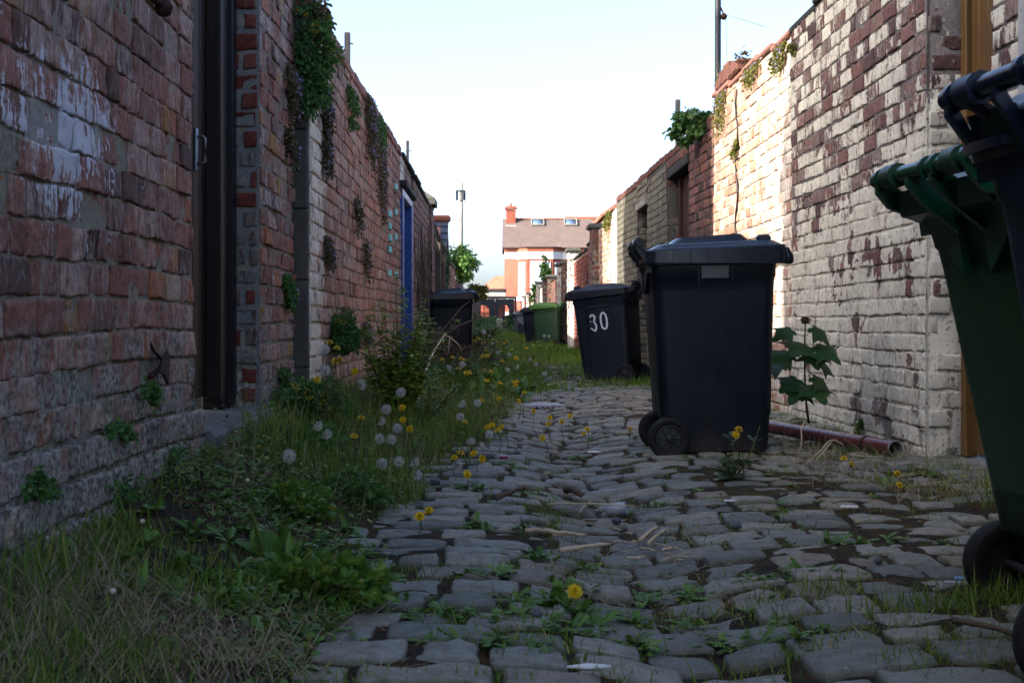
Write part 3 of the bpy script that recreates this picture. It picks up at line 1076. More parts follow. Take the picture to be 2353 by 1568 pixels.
wd = wall('rough pink wall beyond the blue door covered in bare climbing stems', (XC + .03, 14.9), (XC + .03, 19.0), -1, .05, lin([0, 2.2, 4.1], [2.25, 2.20, 2.22]), PAIR_FL, 16,
          cop=dict(mat=MT['coping_dark'], h=.04, over=.04, step=.9))
# gate pier with a concrete cap
t = thing('gate_pier', 'brick gate pier with a pointed concrete cap at the end of the rough pink wall', 'pier', (XC, 18.4, 0))
brickwork((XC + .07, 18.35), (XC + .07, 18.95), -1, .05, 2.25, PAIR_FL, 17, parent=t, loc0=(XC, 18.4), thick=.35)
mb = MB()
mb.loft([[(-.34, -.12, 2.25), (.12, -.12, 2.25), (.12, .62, 2.25), (-.34, .62, 2.25)], [(-.34, -.12, 2.33), (.12, -.12, 2.33), (.12, .62, 2.33), (-.34, .62, 2.33)],
         [(-.16, .1, 2.46), (-.06, .1, 2.46), (-.06, .4, 2.46), (-.16, .4, 2.46)]])
mb.build('cap', MT['concrete_dk'], t, smooth=False)
# timber fence gate
t = thing('timber_gate', 'sagging old timber boarded gate with a slanted rail in the left wall', 'gate', (XC, 19.0, 0))
mb = MB()
rng = np.random.default_rng(8)
for k in range(24):
    y = k * .165
    mb.bbox(-.03, .0 + rng.uniform(0, .012), y, y + .15, .1 + rng.uniform(0, .05), 1.95 - k * .012 + rng.uniform(-.05, .04), .004)
mb.build('boards', MT['old_timber'], t, smooth=False)
mb = MB()
mb.tube([(.04, .0, 1.86), (.04, 3.9, 1.62)], .04, 4)
mb.build('rail', MT['old_timber'], t, smooth=False)
mb = MB()
mb.tube([(.045, .1, 2.02), (.045, 3.9, 1.84)], .05, 4)
mb.build('top_rail', MT['coping_dark'], t, smooth=False)
for y in (0.03, 1.9, 3.8):
    MB().bbox(.0, .09, y, y + .1, .05, 2.0 - y * .04, .008).build('post', MT['old_timber'], t, smooth=False)
# tiled outhouse
t = thing('outhouse', 'small outhouse with a blue slate roof and red ridge behind the left wall', 'outhouse', (-1.05, 25.0, 0))
MB().box(-2.6, .0, 0, 2.6, 0, 2.0).build('wall', [PAIR_FL[0]], t)
mb = MB()
n = 7
for k in range(n):
    f0, f1 = k / n, (k + 1) / n
    y0, z0_ = -.15 + 1.45 * f0, 1.62 + .98 * f0
    y1, z1_ = -.15 + 1.45 * f1 + .06, 1.62 + .98 * f1 + .02
    mb.loft([[(-2.7, y0, z0_), (.12, y0, z0_), (.12, y1, z1_), (-2.7, y1, z1_)], [(-2.7, y0 - .02, z0_ + .045), (.12, y0 - .02, z0_ + .045), (.12, y1 - .02, z1_ + .02), (-2.7, y1 - .02, z1_ + .02)]])
mb.build('slate_roof', MT['slate_blue'], t, smooth=False)
mb = MB()
mb.loft([[(-2.7, 1.3, 2.58), (.1, 1.3, 2.58), (.1, 2.75, 1.6), (-2.7, 2.75, 1.6)], [(-2.7, 1.3, 2.64), (.1, 1.3, 2.64), (.1, 2.75, 1.66), (-2.7, 2.75, 1.66)]])
mb.build('rear_roof', MT['slate_blue'], t, smooth=False)
mb = MB()
mb.plate([(0, 1.95), (2.6, 1.95), (1.32, 2.6)], 0, -.25, -.02)
mb.build('gable', [PAIR_FL[0]], t, smooth=False)
MB().bbox(-2.72, .16, 1.2, 1.44, 2.585, 2.72, .04).build('ridge', MT['ridge'], t, smooth=False)
# far left walls
wall('far left wall of old brick overgrown with ivy beyond the timber gate', (XC, 23.0), (XC, 31.0), -1, 0, lin([0, 3, 3.1, 8], [1.95, 1.98, 1.82, 1.85]), PAIR_FL, 18, lo=True,
     cop=dict(mat=MT['concrete_dk'], h=.05, over=.03, step=.6))
wall('distant left wall behind the bushy shrub', (XC - .1, 31.0), (XC - .1, 60.0), -1, 0, 1.75, PAIR_FAR, 19, lo=True)
wall('most distant left wall running to the dark gate', (XC - .15, 60.0), (XC - .15, 97.0), -1, 0, 1.9, PAIR_FAR, 20, lo=True)

# ---- brown door in its recess
t = thing('brown_door', 'dark brown timber door in a black frame with a steel handle, in the left wall', 'door', (-1.19, 4.56, 0))
mb = MB()
for k in range(9):
    mb.bbox(-.03, .012, .02 + k * .11, .02 + k * .11 + .106, .36, 2.7, .004)
mb.build('door_leaf', MT['brown_door'], t, smooth=False)
MB().bbox(-.03, .055, 1.02, 1.238, .30, 2.7, .006).build('frame', MT['black_frame'], t, smooth=False)
MB().bbox(-.03, .075, 1.155, 1.238, .31, 2.7, .006).build('frame', MT['black_frame'], t, smooth=False)
MB().bbox(.012, .075, .90, .945, .345, 2.7, .006).build('frame', MT['brown_door'], t, smooth=False)
h = MB()
h.bbox(.013, .022, .70, .73, 1.25, 1.42, .003)
h.tube([(.02, .716, 1.385), (.044, .716, 1.385), (.052, .716, 1.375), (.053, .716, 1.33), (.052, .716, 1.29), (.044, .716, 1.28), (.02, .716, 1.28)], .006, 8)
h.build('handle', MT['steel'], t)
# stone step
t = thing('stone_step', 'worn grey stone step below the brown door', 'step', (-1.2, 4.5, 0))
mb = MB()
n = 14
rings = []
for k in range(n):
    y = .06 + 1.26 * k / (n - 1)
    e = .012 * math.sin(k * 1.7) + .008 * math.sin(k * 3.1)
    rings.append([(-.03, y, .10), (.245 + e, y, .10), (.25 + e, y, .27), (.235 + e, y, .293), (.10, y, .297 + .004 * math.sin(k)), (-.03, y, .30)])
mb.loft(rings)
mb.build('slab', MT['step'], t, smooth=False)
# iron bracket and rod on the near wall
t = thing('iron_bracket', 'bent rusty iron bracket sticking out of the near left wall', 'bracket', (XL, 0, 0))
y0 = 4.02
mb = MB()
mb.plate([(y0 - .05, .515), (y0 - .01, .553), (y0 + .055, .575), (y0 + .075, .545), (y0 + .06, .475), (y0 + .01, .505)], 0, .022, .030)
mb.tube([(.004, y0 - .07, .50), (.024, y0 - .02, .525), (.026, y0 + .02, .54)], .008, 6)
mb.build('plate', MT['rust'], t, smooth=False)
mb = MB()
mb.tube([(.006, y0 - .075, .605), (.016, y0 - .055, .575), (.026, y0 - .012, .552)], .005, 6)
mb.build('arm', MT['rust'], t)
t = thing('iron_rod', 'rusty iron rod with a round knob projecting from the top of the near left wall', 'rod', (XL, 3.6, 1.53))
MB().tube([(-.02, -.25, .12), (.06, -.05, .035), (.10, .10, .0)], .011, 8).build('shaft', MT['rust'], t)
MB().lathe([(.002, -.026), (.018, -.02), (.026, 0), (.018, .02), (.002, .026)], 14, Matrix.Translation((.105, .115, -.004))).build('knob', MT['rust'], t)

# ---- right side
XR = 1.97
wr1 = wall('right wall of flaking whitewashed brick behind the large black bin', (XR, 6.17), (XR, 9.0), 1, 0, lin([0, 1.9, 2.83], [2.66, 2.60, 2.56]), PAIR_R1, 21,
           cop=dict(mat=MT['coping_dark'], h=.05, over=.02, step=.7), mort=.013, jit=.005, rough=.0032, fine=True, H=.0865, L=.225)
brickwork((XR - .002, 6.17), (XR + .17, 6.17), -1, 0, 2.66, PAIR_R1, 22, L=.18, parent=wr1, loc0=(XR, 6.17), thick=.1, name='reveal', headers=0, mort=.018, jit=.009)
wr2 = wall('sunlit stretch of right wall with pink and cream bricks and a long vertical crack', (XR, 9.0), (XR, 12.2), 1, 0, lin([0, 1.9, 1.95, 3.2], [2.56, 2.66, 2.62, 2.68]), PAIR_R2, 23,
           cop=dict(mat=MT['coping_pink'], h=.04, over=.02, step=.6), mort=.013, jit=.006, rough=.004)
mb = MB()
rng = np.random.default_rng(3)
for k in range(5):
    u = 11.0 + k * .22
    mb.bbox(XR - .02, XR + .2, u, u + .19, 2.70, 2.80 + rng.uniform(.0, .09), .02)
mb.build('loose_brick', MT['coping_red'], wr2, (-XR, -9.0, 0), smooth=False)
mb = MB()
cr = [(XR - .012, 11.0 + .05 * math.sin(k * 1.3), 2.55 - k * .1) for k in range(21)]
mb.tube(cr, [.006 + .005 * abs(math.sin(k * 2.1)) for k in range(21)], 5)
mb.build('crack', MT['black_frame'], wr2, (-XR, -9.0, 0))
wr3 = wall('sooty dark red stretch of right wall under the ivy, before the recessed door', (XR - .0, 12.2), (1.93, 13.55), 1, 0, lin([0, 1.4], [2.47, 2.44]), PAIR_R3, 24,
           cop=dict(mat=MT['coping_red'], h=.085, over=.005, step=.11), mort=.015, jit=.007)
# recessed maroon door
t = thing('maroon_door', 'dark maroon door deep in a recess of the right wall', 'door', (1.93, 13.55, 0))
MB().bbox(.13, .19, .02, 1.42, .03, 2.28, .006).build('door_leaf', MT['maroon_door'], t, smooth=False)
MB().bbox(.09, .16, 1.34, 1.43, .03, 2.28, .006).build('frame', MT['maroon_door'], t, smooth=False)
MB().bbox(-.03, .24, -.06, 1.50, 2.24, 2.34, .01).build('lintel', MT['coping_dark'], t, smooth=False)
wall('short band of soldier bricks over the maroon door recess', (1.93, 13.55), (1.90, 15.0), 1, 2.34, lin([0, 1.5], [2.44, 2.45]), PAIR_R3, 25,
     cop=dict(mat=MT['coping_red'], h=.085, over=.005, step=.11))
wr4 = wall('buff brick pier with red brick corner beyond the maroon door', (1.90, 15.0), (1.875, 16.75), 1, 0, 2.45, PAIR_YE, 26,
           cop=dict(mat=MT['coping_red'], h=.085, over=.005, step=.11), mort=.010, jit=.002)
brickwork((1.90 - .002, 15.0), (2.04, 15.0), -1, 0, 2.45, REVEAL, 27, L=.2, parent=wr4, loc0=(1.90, 15.0), thick=.1, name='reveal', headers=0, mort=.016)
t = thing('plank_door', 'shadowed plank door in the narrow buff brick doorway', 'door', (1.87, 16.75, 0))
MB().bbox(.14, .19, 0, 1.02, .03, 2.1, .006).build('door_leaf', MT['maroon_door'], t, smooth=False)
MB().bbox(-.04, .2, -.08, 1.08, 2.10, 2.19, .01).build('lintel', MT['concrete'], t, smooth=False)
wall('buff brick band over the narrow doorway', (1.875, 16.75), (1.86, 17.75), 1, 2.19, 2.45, PAIR_YE, 28, cop=dict(mat=MT['coping_red'], h=.085, over=.005, step=.11))
wr5 = wall('buff and grimy brick stretch of right wall directly before the second sunlit strip', (1.86, 17.75), (1.80, 20.2), 1, 0, 2.43, PAIR_YE, 29,
           cop=dict(mat=MT['coping_red'], h=.085, over=.005, step=.11), mort=.010, jit=.002)
brickwork((1.86 - .002, 17.75), (1.99, 17.75), -1, 0, 2.45, PAIR_YE, 30, L=.2, parent=wr5, loc0=(1.86, 17.75), thick=.1, name='reveal', headers=0, mort=.012)
wall('second sunlit strip of right wall, pink brick with plants on top', (1.80, 20.2), (1.76, 23.2), 1, 0, lin([0, 3], [2.36, 2.20]), PAIR_R2, 31, jit=.006, lo=True)
# far right walls, each a different owner's
segs = [(23.2, 26.0, 2.10, PAIR_FAR, 'sooty brick wall beyond the second sunlit strip, with a concrete capped pier', 1.76),
        (26.0, 30.4, 2.02, PAIR_NEW, 'newer smooth red brick wall beside the number 30 bin', 1.75),
        (30.4, 36.0, 1.95, PAIR_WH, 'whitened brick wall next to the green bin', 1.75),
        (36.0, 47.0, 1.90, PAIR_FAR, 'dull purple brick wall behind the row of far bins', 1.75),
        (47.0, 62.0, 1.95, PAIR_WH, 'pale far brick wall with short capped piers', 1.74),
        (62.0, 96.6, 2.0, PAIR_FAR, 'farthest right wall running to the dark gate', 1.73)]
caps = {23.2: (2.25, .5), 30.4: (2.22, .55), 33.2: (2.06, .5), 36.0: (2.12, .5), 43.0: (2.05, .7), 47.0: (2.1, .6), 54.0: (2.15, .6), 62.0: (2.1, .6), 72.0: (2.1, .8), 84.0: (2.15, .8)}
for i, (a, b, zt_, pair, lab, x) in enumerate(segs):
    w = wall(lab, (x, a), (x, b), 1, 0, zt_, pair, 40 + i, lo=True, cop=dict(mat=MT['coping_dark'], h=.05, over=.03, step=.6), jit=.004)
    for y, (zc, wd_) in caps.items():
        if a <= y < b:
            pm = [PAIR_WH, PAIR_FAR][int(y) % 2] if y != 30.4 else PAIR_WH
            brickwork((x - .12, y), (x - .12, y + wd_), 1, 0, zc, pm, 60 + int(y), parent=w, loc0=(x, a), thick=.3, lo=True, name='pier')
            brickwork((x - .12, y), (x + .05, y), -1, 0, zc, pm, 90 + int(y), parent=w, loc0=(x, a), thick=.1, lo=True, name='pier_face', headers=0)
            MB().bbox(-.18, .16, y - a - .06, y - a + wd_ + .06, zc, zc + .09, .02).build('pier_cap', MT['concrete_dk'], w, smooth=False)

# ---- near right: ochre door, near pier
t = thing('ochre_door', 'ochre brown stained timber door behind the green and navy bins', 'door', (XR + .18, 5.36, 0))
mb = MB()
for k in range(7):
    mb.bbox(.0, .035, .07 + k * .098, .07 + k * .098 + .094, .07, 2.7, .004)
mb.build('door_leaf', MT['ochre_door'], t, smooth=False)
MB().bbox(-.03, .03, .74, .806, .05, 2.7, .006).build('frame', MT['ochre_door'], t, smooth=False)
MB().bbox(-.03, .03, .0, .07, .05, 2.7, .006).build('frame', MT['ochre_door'], t, smooth=False)
t = thing('door_sill', 'low concrete sill under the ochre door', 'sill', (XR, 5.3, 0))
MB().bbox(-.12, .25, -.05, .95, -.03, .045, .012).build('slab', MT['concrete'], t, smooth=False)
wall('near right brick wall behind the navy bin handle', (XR, .5), (XR, 5.36), 1, 0, 2.7, PAIR_R1, 34, mort=.016, jit=.005)
t = thing('render_panel', 'pale rendered strip on the near right wall above the navy bin', 'panel', (XR - .03, 4.9, 0))
MB().bbox(0, .03, -.9, .13, 1.35, 2.7, .01).build('face', stone('pale_render', (.42, .44, .46), .2, .9, 30, .5), t, smooth=False)

# ---- houses along the left, set back behind the wall (they shade the lane and leave the sunlit gaps)
for k in range(-1, 9):
    y0, y1 = (8.3 + 10.3 * k, 13.5 + 10.3 * k) if k >= 0 else (-22, 3.45)
    t = thing('rear_wing', 'tall brick rear wing of a terraced house behind the left wall', 'house', (-9.0, y0, 0), group='rear wings of the terrace on the left')
    w = y1 - y0
    MB().box(0, 3.5, 0, w, 0, 8.2).build('wall', WING_BRICK, t)
    mb = MB()
    mb.plate([(-.12, 8.15), (3.65, 8.15), (1.75, 9.4)], 1, -.1, w + .1)
    mb.build('roof', MT['slate_blue'], t, smooth=False)
    for yy in np.linspace(w * .3, w * .7, 2):
        f = MB().bbox(3.48, 3.53, yy - .45, yy + .45, 4.9, 6.3, .01).build('window', MT['upvc'], t, smooth=False)
        MB().box(3.53, 3.535, yy - .39, yy + .39, 4.96, 6.24).build('pane', MT['sky_glass'], f)
# ------------------------------------------------------------------ wheeled bins (front = +x, back with wheels and handle = -x)
def wheelie(label, loc, rotz, lean=0., roll=0., body='black_plastic', lid='black_plastic', group=None, panel=False, detail=True, s=1.0, reach=-.400):
    t = thing('wheelie_bin', label, 'wheeled bin', loc, (0, 0, 0), group)
    t.rotation_mode = 'XYZ'
    t.rotation_euler = (Matrix.Rotation(R(rotz), 3, 'Z') @ Matrix.Rotation(R(lean), 3, 'Y') @ Matrix.Rotation(R(roll), 3, 'X')).to_euler()
    t.scale = (s, s, s)
    B, Lm = MT[body], MT[lid]
    # body: tapering tub with a step near the top and a rim
    prof = [(.022, .245, .205), (.03, .262, .222), (.30, .274, .236), (.60, .286, .250), (.80, .294, .259), (.86, .298, .263), (.868, .303, .268), (.93, .305, .270), (.934, .325, .290), (.962, .327, .292), (.966, .30, .27)]
    rings = []
    for z, hx, hy in prof:
        back = -hx
        if z < .27:
            back = -hx + .05 * (1 - max(0, (z - .16)) / .11 if z > .16 else 1)
        rings.append(rrect(back, hx - (.0 if z > .05 else .01), -hy, hy, z, .055 if z < .93 else .045, 5))
    rings.insert(3, rrect(-.270, .270, -.231, .231, .20, .055, 5))
    mb = MB()
    mb.loft(rings)
    if detail:
        for sy in (-1, 1):                      # label pocket with two ribs on each side
            for x in (-.075, .085):
                mb.bbox(x - .004, x + .004, sy * .266 - .006, sy * .266 + .006, .845, .935, .002)
            mb.bbox(-.07, .08, sy * .262 - .006, sy * .262 + .006, .86, .93, .003)
    if panel:
        y = .243
        pts = [(-.15, .12), (.155, .12), (.15, .80), (.13, .835), (-.11, .835), (-.13, .80)]
        # raised rim that follows the taper of the side
        path = [(px_, .2195 + .0515 * (pz - .03) / .9 + .0015, pz) for px_, pz in pts + pts[:1]]
        mb.tube(path, .006, 6)
    mb.build('body', B, t, sharp=38)
    # handle
    mb = MB()
    hx, hz = reach, 1.046
    mb.tube([(hx, -.262, hz), (hx, .262, hz)], .0185, 14)
    for y in (-.225, -.075, -.025, .225):
        mb.tube([(hx, y - .006, hz), (hx, y + .006, hz)], .0245, 14)
    for sy in (-1, 1):
        for y, w in ((.235, .018), (.06, .018)):
            mb.plate([(hx - .012, hz + .012), (hx - .018, hz - .030), (hx + .006, hz - .070), (-.318, .935 if y > .1 else .895), (-.300, .925 if y > .1 else .83), (-.295, .94), (-.31, .965), (-.335, .99)], 1, sy * y - w / 2, sy * y + w / 2)
        mb.plate([(-.305, sy * .06), (-.305, sy * .262), (-.335, sy * .262), (-.345, sy * .20), (-.345, sy * .10)], 2, .948, .966)
        mb.plate([(sy * .06, .965), (sy * .255, .965), (sy * .255, .90), (sy * .19, .90), (sy * .14, .86), (sy * .06, .80)], 0, -.318, -.298)
    for sy in (-1, 1):                          # webs between the bar and the tub
        for ya, yb in ((.075, .225),):
            a_, b_ = sorted((sy * ya, sy * yb))
            mb.loft([[(hx + .012, a_, hz - .036), (hx + .012, b_, hz - .036), (hx + .026, b_, hz - .036), (hx + .026, a_, hz - .036)],
                     [(hx + .030, a_, hz - .095), (hx + .030, b_, hz - .095), (hx + .044, b_, hz - .090), (hx + .044, a_, hz - .090)],
                     [(-.312, a_, .925), (-.312, b_, .925), (-.298, b_, .935), (-.298, a_, .935)]])
    mb.build('handle', {'green_plastic': MT['green_gloss'], 'blue_plastic': MT['blue_gloss']}.get(body, B), t, sharp=35)
    # lid: skirted edge, domed top, raised tray, lip and grip
    mb = MB()
    R_ = lambda a, b, y, z, r=.05: rrect(a, b, -y, y, z, r, 5)
    lr = [R_(-.318, .345, .296, .945), R_(-.325, .352, .302, .945), R_(-.322, .350, .300, 1.000), R_(-.316, .344, .294, 1.008), R_(-.300, .330, .280, 1.012),
          R_(-.275, .305, .262, 1.028, .06), R_(-.262, .292, .250, 1.034, .06)]
    lr = [[(x, y, z + (.012 * (x + .3) / .6 if z > .99 else (-.022 * max(0, (x - .12) / .24)))) for x, y, z in ring] for ring in lr]
    mb.loft(lr)
    tray = [R_(-.20, .20, .19, 1.036, .05), R_(-.16, .155, .165, 1.066, .05), R_(-.14, .13, .15, 1.066, .05)]
    tray = [[(x, y, z + .010 * (x + .3) / .6 + (.010 * (x + .16) / .3 if z > 1.05 else 0)) for x, y, z in ring] for ring in tray]
    mb.loft(tray)
    mb.loft([rrect(.335, .375, -.27, .27, .925, .018, 3), rrect(.335, .385, -.275, .275, .935, .02, 3), rrect(.335, .385, -.275, .275, .965, .02, 3), rrect(.335, .362, -.27, .27, 1.005, .012, 3)])
    for sy in (-1, 1):
        mb.bbox(.215, .285, sy * .20 - .035, sy * .20 + .035, 1.03, 1.072, .012)
    for y in (-.16, .16):                        # hinges
        mb.tube([(-.322, y, 1.0), (-.36, y, 1.028), (hx, y, hz + .022)], .014, 6)
        mb.tube([(hx, y - .03, hz), (hx, y + .03, hz)], .028, 12)
    for k in range(7):
        x = -.2 + .085 * k
        for sy in (-1, 1):
            mb.bbox(x - .002, x + .002, sy * .301 - .003, sy * .301 + .003, .952, .995, .001)
    mb.build('lid', Lm, t, sharp=35)
    # axle and wheels
    MB().tube([(-.235, -.29, .100), (-.235, .29, .100)], .011, 8).build('axle', MT['axle'], t)
    for sy in (-1, 1):
        M_ = Matrix.Translation((-.235, sy * .268, .100)) @ Matrix.Rotation(R(-90 * sy), 4, 'X')
        w = MB()
        w.lathe([(.066, -.022), (.090, -.027), (.098, -.022), (.102, -.008), (.102, .008), (.098, .022), (.090, .027), (.066, .022), (.062, .012), (.062, -.012), (.066, -.022)], 36, M_)
        tyre = w.build('wheel', MT['tyre'], t)
        r = MB()
        r.lathe([(.067, -.018), (.067, .021), (.060, .022), (.055, .010), (.018, .012), (.016, .022), (.010, .026), (.001, .026)], 32, M_)
        r.lathe([(.001, -.012), (.05, -.012), (.067, -.018)], 32, M_)
        for k in range(8):
            a = R(45 * k)
            Mk = M_ @ Matrix.Rotation(a, 4, 'Z')
            r.bbox(.014, .060, -.003, .003, .006, .0185, .0015, M=Mk)
        r.build('rim', MT['rim'], tyre, sharp=30)
    return t


def gzf(x, y):
    return float(gz(x, y))


b1 = wheelie('large near-black bin standing side-on against the whitewashed wall, handle to the lane', (1.075, 6.76, gzf(1.1, 6.76) - .012), -1.0, -1.4, reach=-.352, lid='lid_plastic')
MB().bbox(-.062, .070, -.2705, -.2660, .866, .927, .0015).build('smooth_patch', MT['patch'], b1, smooth=False)  # added panel: highlight on the upper side put into the colour
# number 30 bin
b2 = wheelie('black bin with a white hand-painted 30 on its side, leaning slightly', (1.265, 14.55, -.01), 156, 5.2, body='slate_plastic', lid='slate_plastic', panel=True)


def stroke(mb, pts, w, y_of):
    """brush stroke on the bin's side: pts are (right, up) as read by someone facing it"""
    p = np.array(pts, float)
    tg = np.gradient(p, axis=0)
    nn = np.stack([-tg[:, 1], tg[:, 0]], -1)
    nn /= np.linalg.norm(nn, axis=1)[:, None]
    ww = np.asarray(w)[:, None] * .5 if not np.isscalar(w) else w * .5
    a, b = p + nn * ww, p - nn * ww
    V = [(-q[0], y_of(q[1]) + e, q[1]) for e in (0, .0022) for q in np.vstack([a, b])]
    n = len(p)
    Q = []
    for o_ in (0, 2 * n):
        for i in range(n - 1):
            Q.append([o_ + i, o_ + i + 1, o_ + n + i + 1, o_ + n + i])
    for i in range(n - 1):
        Q.append([i, i + 1, 2 * n + i + 1, 2 * n + i])
        Q.append([n + i, n + i + 1, 3 * n + i + 1, 3 * n + i])
    mb.add(V, Q)


ysd = lambda z: .2225 + .0515 * (z - .03) / .9 + .0012
mb = MB()
stroke(mb, [(-.112, .727), (-.092, .749), (-.070, .745), (-.056, .722), (-.064, .690), (-.076, .676), (-.060, .662), (-.048, .632), (-.052, .600), (-.066, .576), (-.090, .592), (-.112, .612)],
       [.016, .02, .022, .024, .02, .014, .018, .022, .022, .018, .014, .012], ysd)
stroke(mb, [(-.112, .672), (-.108, .680), (-.102, .684)], [.010, .012, .008], ysd)
mb.build('number', MT['number_paint'], b2, smooth=False)
mb = MB()
stroke(mb, [(.040, .762), (.020, .752), (.008, .715), (.008, .660), (.016, .612), (.036, .590), (.060, .594), (.074, .628), (.076, .690), (.066, .738), (.048, .760), (.038, .762)], .02, ysd)
mb.build('number', MT['number_paint'], b2, smooth=False)

wheelie('tall dark green bin on the near right with only its handle and back showing', (1.49, 2.98, .03), 6.0, -9.6, body='green_plastic', lid='green_plastic')
wheelie('navy bin nearest the camera, its thick handle bar overlapping the green bin', (1.26, 2.08, .042), 5.0, -6.6, body='blue_plastic', lid='blue_plastic', reach=-.352)
wheelie('dark bin by the left wall behind dead brambles, its lid shining', (-.60, 18.2, .02), 6, -2, body='black_plastic', lid='lid_plastic')
wheelie('mid green bin with a light green lid against the far right wall', (1.30, 33.0, .0), 160, 3, body='green_bright', lid='green_lid', detail=True, s=1.04)
wheelie('navy far bin touching the green bin with the light lid', (1.13, 39.0, .0), 172, 3, body='black_plastic', lid='slate_plastic')
wheelie('slate grey far bin second behind the green bin', (1.15, 51.5, .0), 174, 3, body='slate_plastic', lid='slate_plastic')
wheelie('pale grey far bin in the middle of the far row', (1.17, 66.0, .0), 176, 3, body='grey_plastic', lid='slate_plastic')
wheelie('farther dark green bin near the end of the row', (1.08, 78.0, .0), 176, 2, body='green_plastic', lid='green_plastic')
wheelie('farthest small-looking green bin at the end of the row', (.98, 90.0, .0), 176, 2, body='green_plastic', lid='green_bright')

# ------------------------------------------------------------------ maroon drainpipe on the ground
a, b = at(1792, 984, 7.35), at(2056, 1030, 6.22)
t = thing('drainpipe', 'length of maroon drainpipe lying along the foot of the whitewashed wall', 'pipe', tuple(b))
d = a - b
a2 = tuple(d * 1.6)
mb = MB()
n = 26
path = [tuple(Vector((0, 0, 0)).lerp(Vector(a2), k / (n - 1))) for k in range(n)]
mb.tube(path, .036, 20, cap=False)
mb.build('tube', MT['pipe'], t)
mb = MB()
dn = d.normalized()
Mz = dn.to_track_quat('Z', 'Y').to_matrix().to_4x4()
mb.lathe([(.030, .30), (.030, .0), (.0315, -.004), (.036, -.004), (.0372, 0), (.0372, .012), (.036, .014)], 24, Mz)
mb.build('rim', MT['pipe_in'], t)
mb = MB()
mb.lathe([(.036, .235), (.039, .240), (.039, .262), (.036, .267)], 24, Mz)
mb.build('band', MT['rust'], t)

# ------------------------------------------------------------------ poles and wires
t = thing('washing_line_pole', 'tall black iron pole with a pulley behind the right wall', 'pole', (2.2, 13.4, 0))
MB().tube([(0, 0, 0), (0, 0, 5.2)], .031, 12).build('shaft', MT['iron_black'], t)
p = MB()
Mp = Matrix.Translation((.055, -.02, 3.68)) @ Matrix.Rotation(R(90), 4, 'X')
p.lathe([(.001, -.012), (.032, -.014), (.024, 0), (.032, .014), (.001, .012)], 16, Mp)
p.tube([(.02, 0, 3.79), (.04, -.01, 3.74), (.055, -.02, 3.70)], .008, 6)
p.build('pulley', MT['rust'], t)
MB().tube([(.075, -.02, 3.69), (.09, -.05, 2.3)], .0035, 5).build('line', MT['litter_clear'], t)
e = at(1806, 93, 9.3)
MB().tube([(.075, -.04, 3.69), (.5, -1.9, 3.05), (e.x - 2.2 + .05, e.y - 13.4, e.z)], .0035, 5).build('line', MT['litter_clear'], t)

t = thing('timber_post', 'grey weathered post with a small round insulator on the right wall', 'post', (1.95, 14.5, 2.3))
MB().bbox(-.026, .026, -.026, .026, 0, .74, .006).build('shaft', MT['postwood'], t, smooth=False)
MB().lathe([(.001, -.025), (.022, -.02), (.026, 0), (.022, .02), (.001, .025)], 12, Matrix.Translation((.072, 0, .50))).build('insulator', MT['rust'], t)
MB().tube([(.026, 0, .50), (.06, 0, .50)], .007, 6).build('hook', MT['rust'], t)

t = thing('timber_post', 'grey square post with a wire hook rising behind the pink left wall', 'post', (-1.28, 11.6, 1.9))
MB().bbox(-.024, .024, -.024, .024, 0, 1.24, .005).build('shaft', MT['postwood'], t, smooth=False)
MB().tube([(-.024, 0, 1.10), (-.06, -.02, 1.0), (-.07, -.03, .88), (-.09, -.04, .84), (-.12, -.05, .80)], .006, 6).build('wire', MT['iron_black'], t)
MB().tube([(.02, 0, 1.15), (.05, -.01, 1.14)], .006, 6).build('nail', MT['iron_black'], t)

t = thing('timber_post', 'thin grey post with crossing wires above the blue door', 'post', (-1.15, 17.5, 2.0))
MB().bbox(-.018, .018, -.018, .018, 0, 1.0, .004).build('shaft', MT['postwood'], t, smooth=False)
MB().tube([(-.04, 0, .86), (.0, 0, .87), (.05, 0, .865)], .005, 5).build('wire', MT['iron_black'], t)

t = thing('telegraph_pole', 'telegraph pole with a bracket of boxes at its top and thin wires', 'pole', (-1.9, 72, 0))
MB().tube([(0, 0, 0), (0, 0, 4), (.03, 0, 8.0)], [.15, .13, .10], 12).build('shaft', MT['polewood'], t)
for k in range(10):
    pass
mb = MB()
for sx in (-1, 1):
    mb.bbox(sx * .2 - .06, sx * .2 + .06, -.1, .1, 7.1, 7.6, .02)
mb.bbox(-.24, .24, -.16, -.11, 7.55, 7.62, .01)
mb.build('bracket', MT['slate_plastic'], t, smooth=False)
MB().bbox(-.07, .07, -.22, -.1, 7.05, 7.5, .02).build('junction_box', MT['concrete'], t, smooth=False)
mb = MB()
mb.tube([(-.17, -.05, 0), (-.17, -.05, 3.4)], .05, 6)
mb.build('conduit', MT['concrete_dk'], t)
for k in range(2):
    mb = MB()
    e = Vector((12 + 3 * k, -8 - 9 * k, 6.2 + .4 * k))
    mb.tube([tuple(Vector((.03, 0, 7.55)).lerp(e, q / 14) + Vector((0, 0, -1.1 * 4 * (q / 14) * (1 - q / 14)))) for q in range(15)], .009, 4)
    mb.build('wire', MT['steel'], t)
t = thing('timber_post', 'short grey post between the tiled outhouse and the shrub', 'post', (-1.28, 30, 0))
MB().bbox(-.05, .05, -.05, .05, 0, 2.25, .01).build('shaft', MT['postwood'], t, smooth=False)

# ------------------------------------------------------------------ end of the lane: gate, garage, houses
t = thing('lane_gate', 'dark double gate with two arched barred openings closing the far end of the lane', 'gate', (-1.5, 97.0, 0))


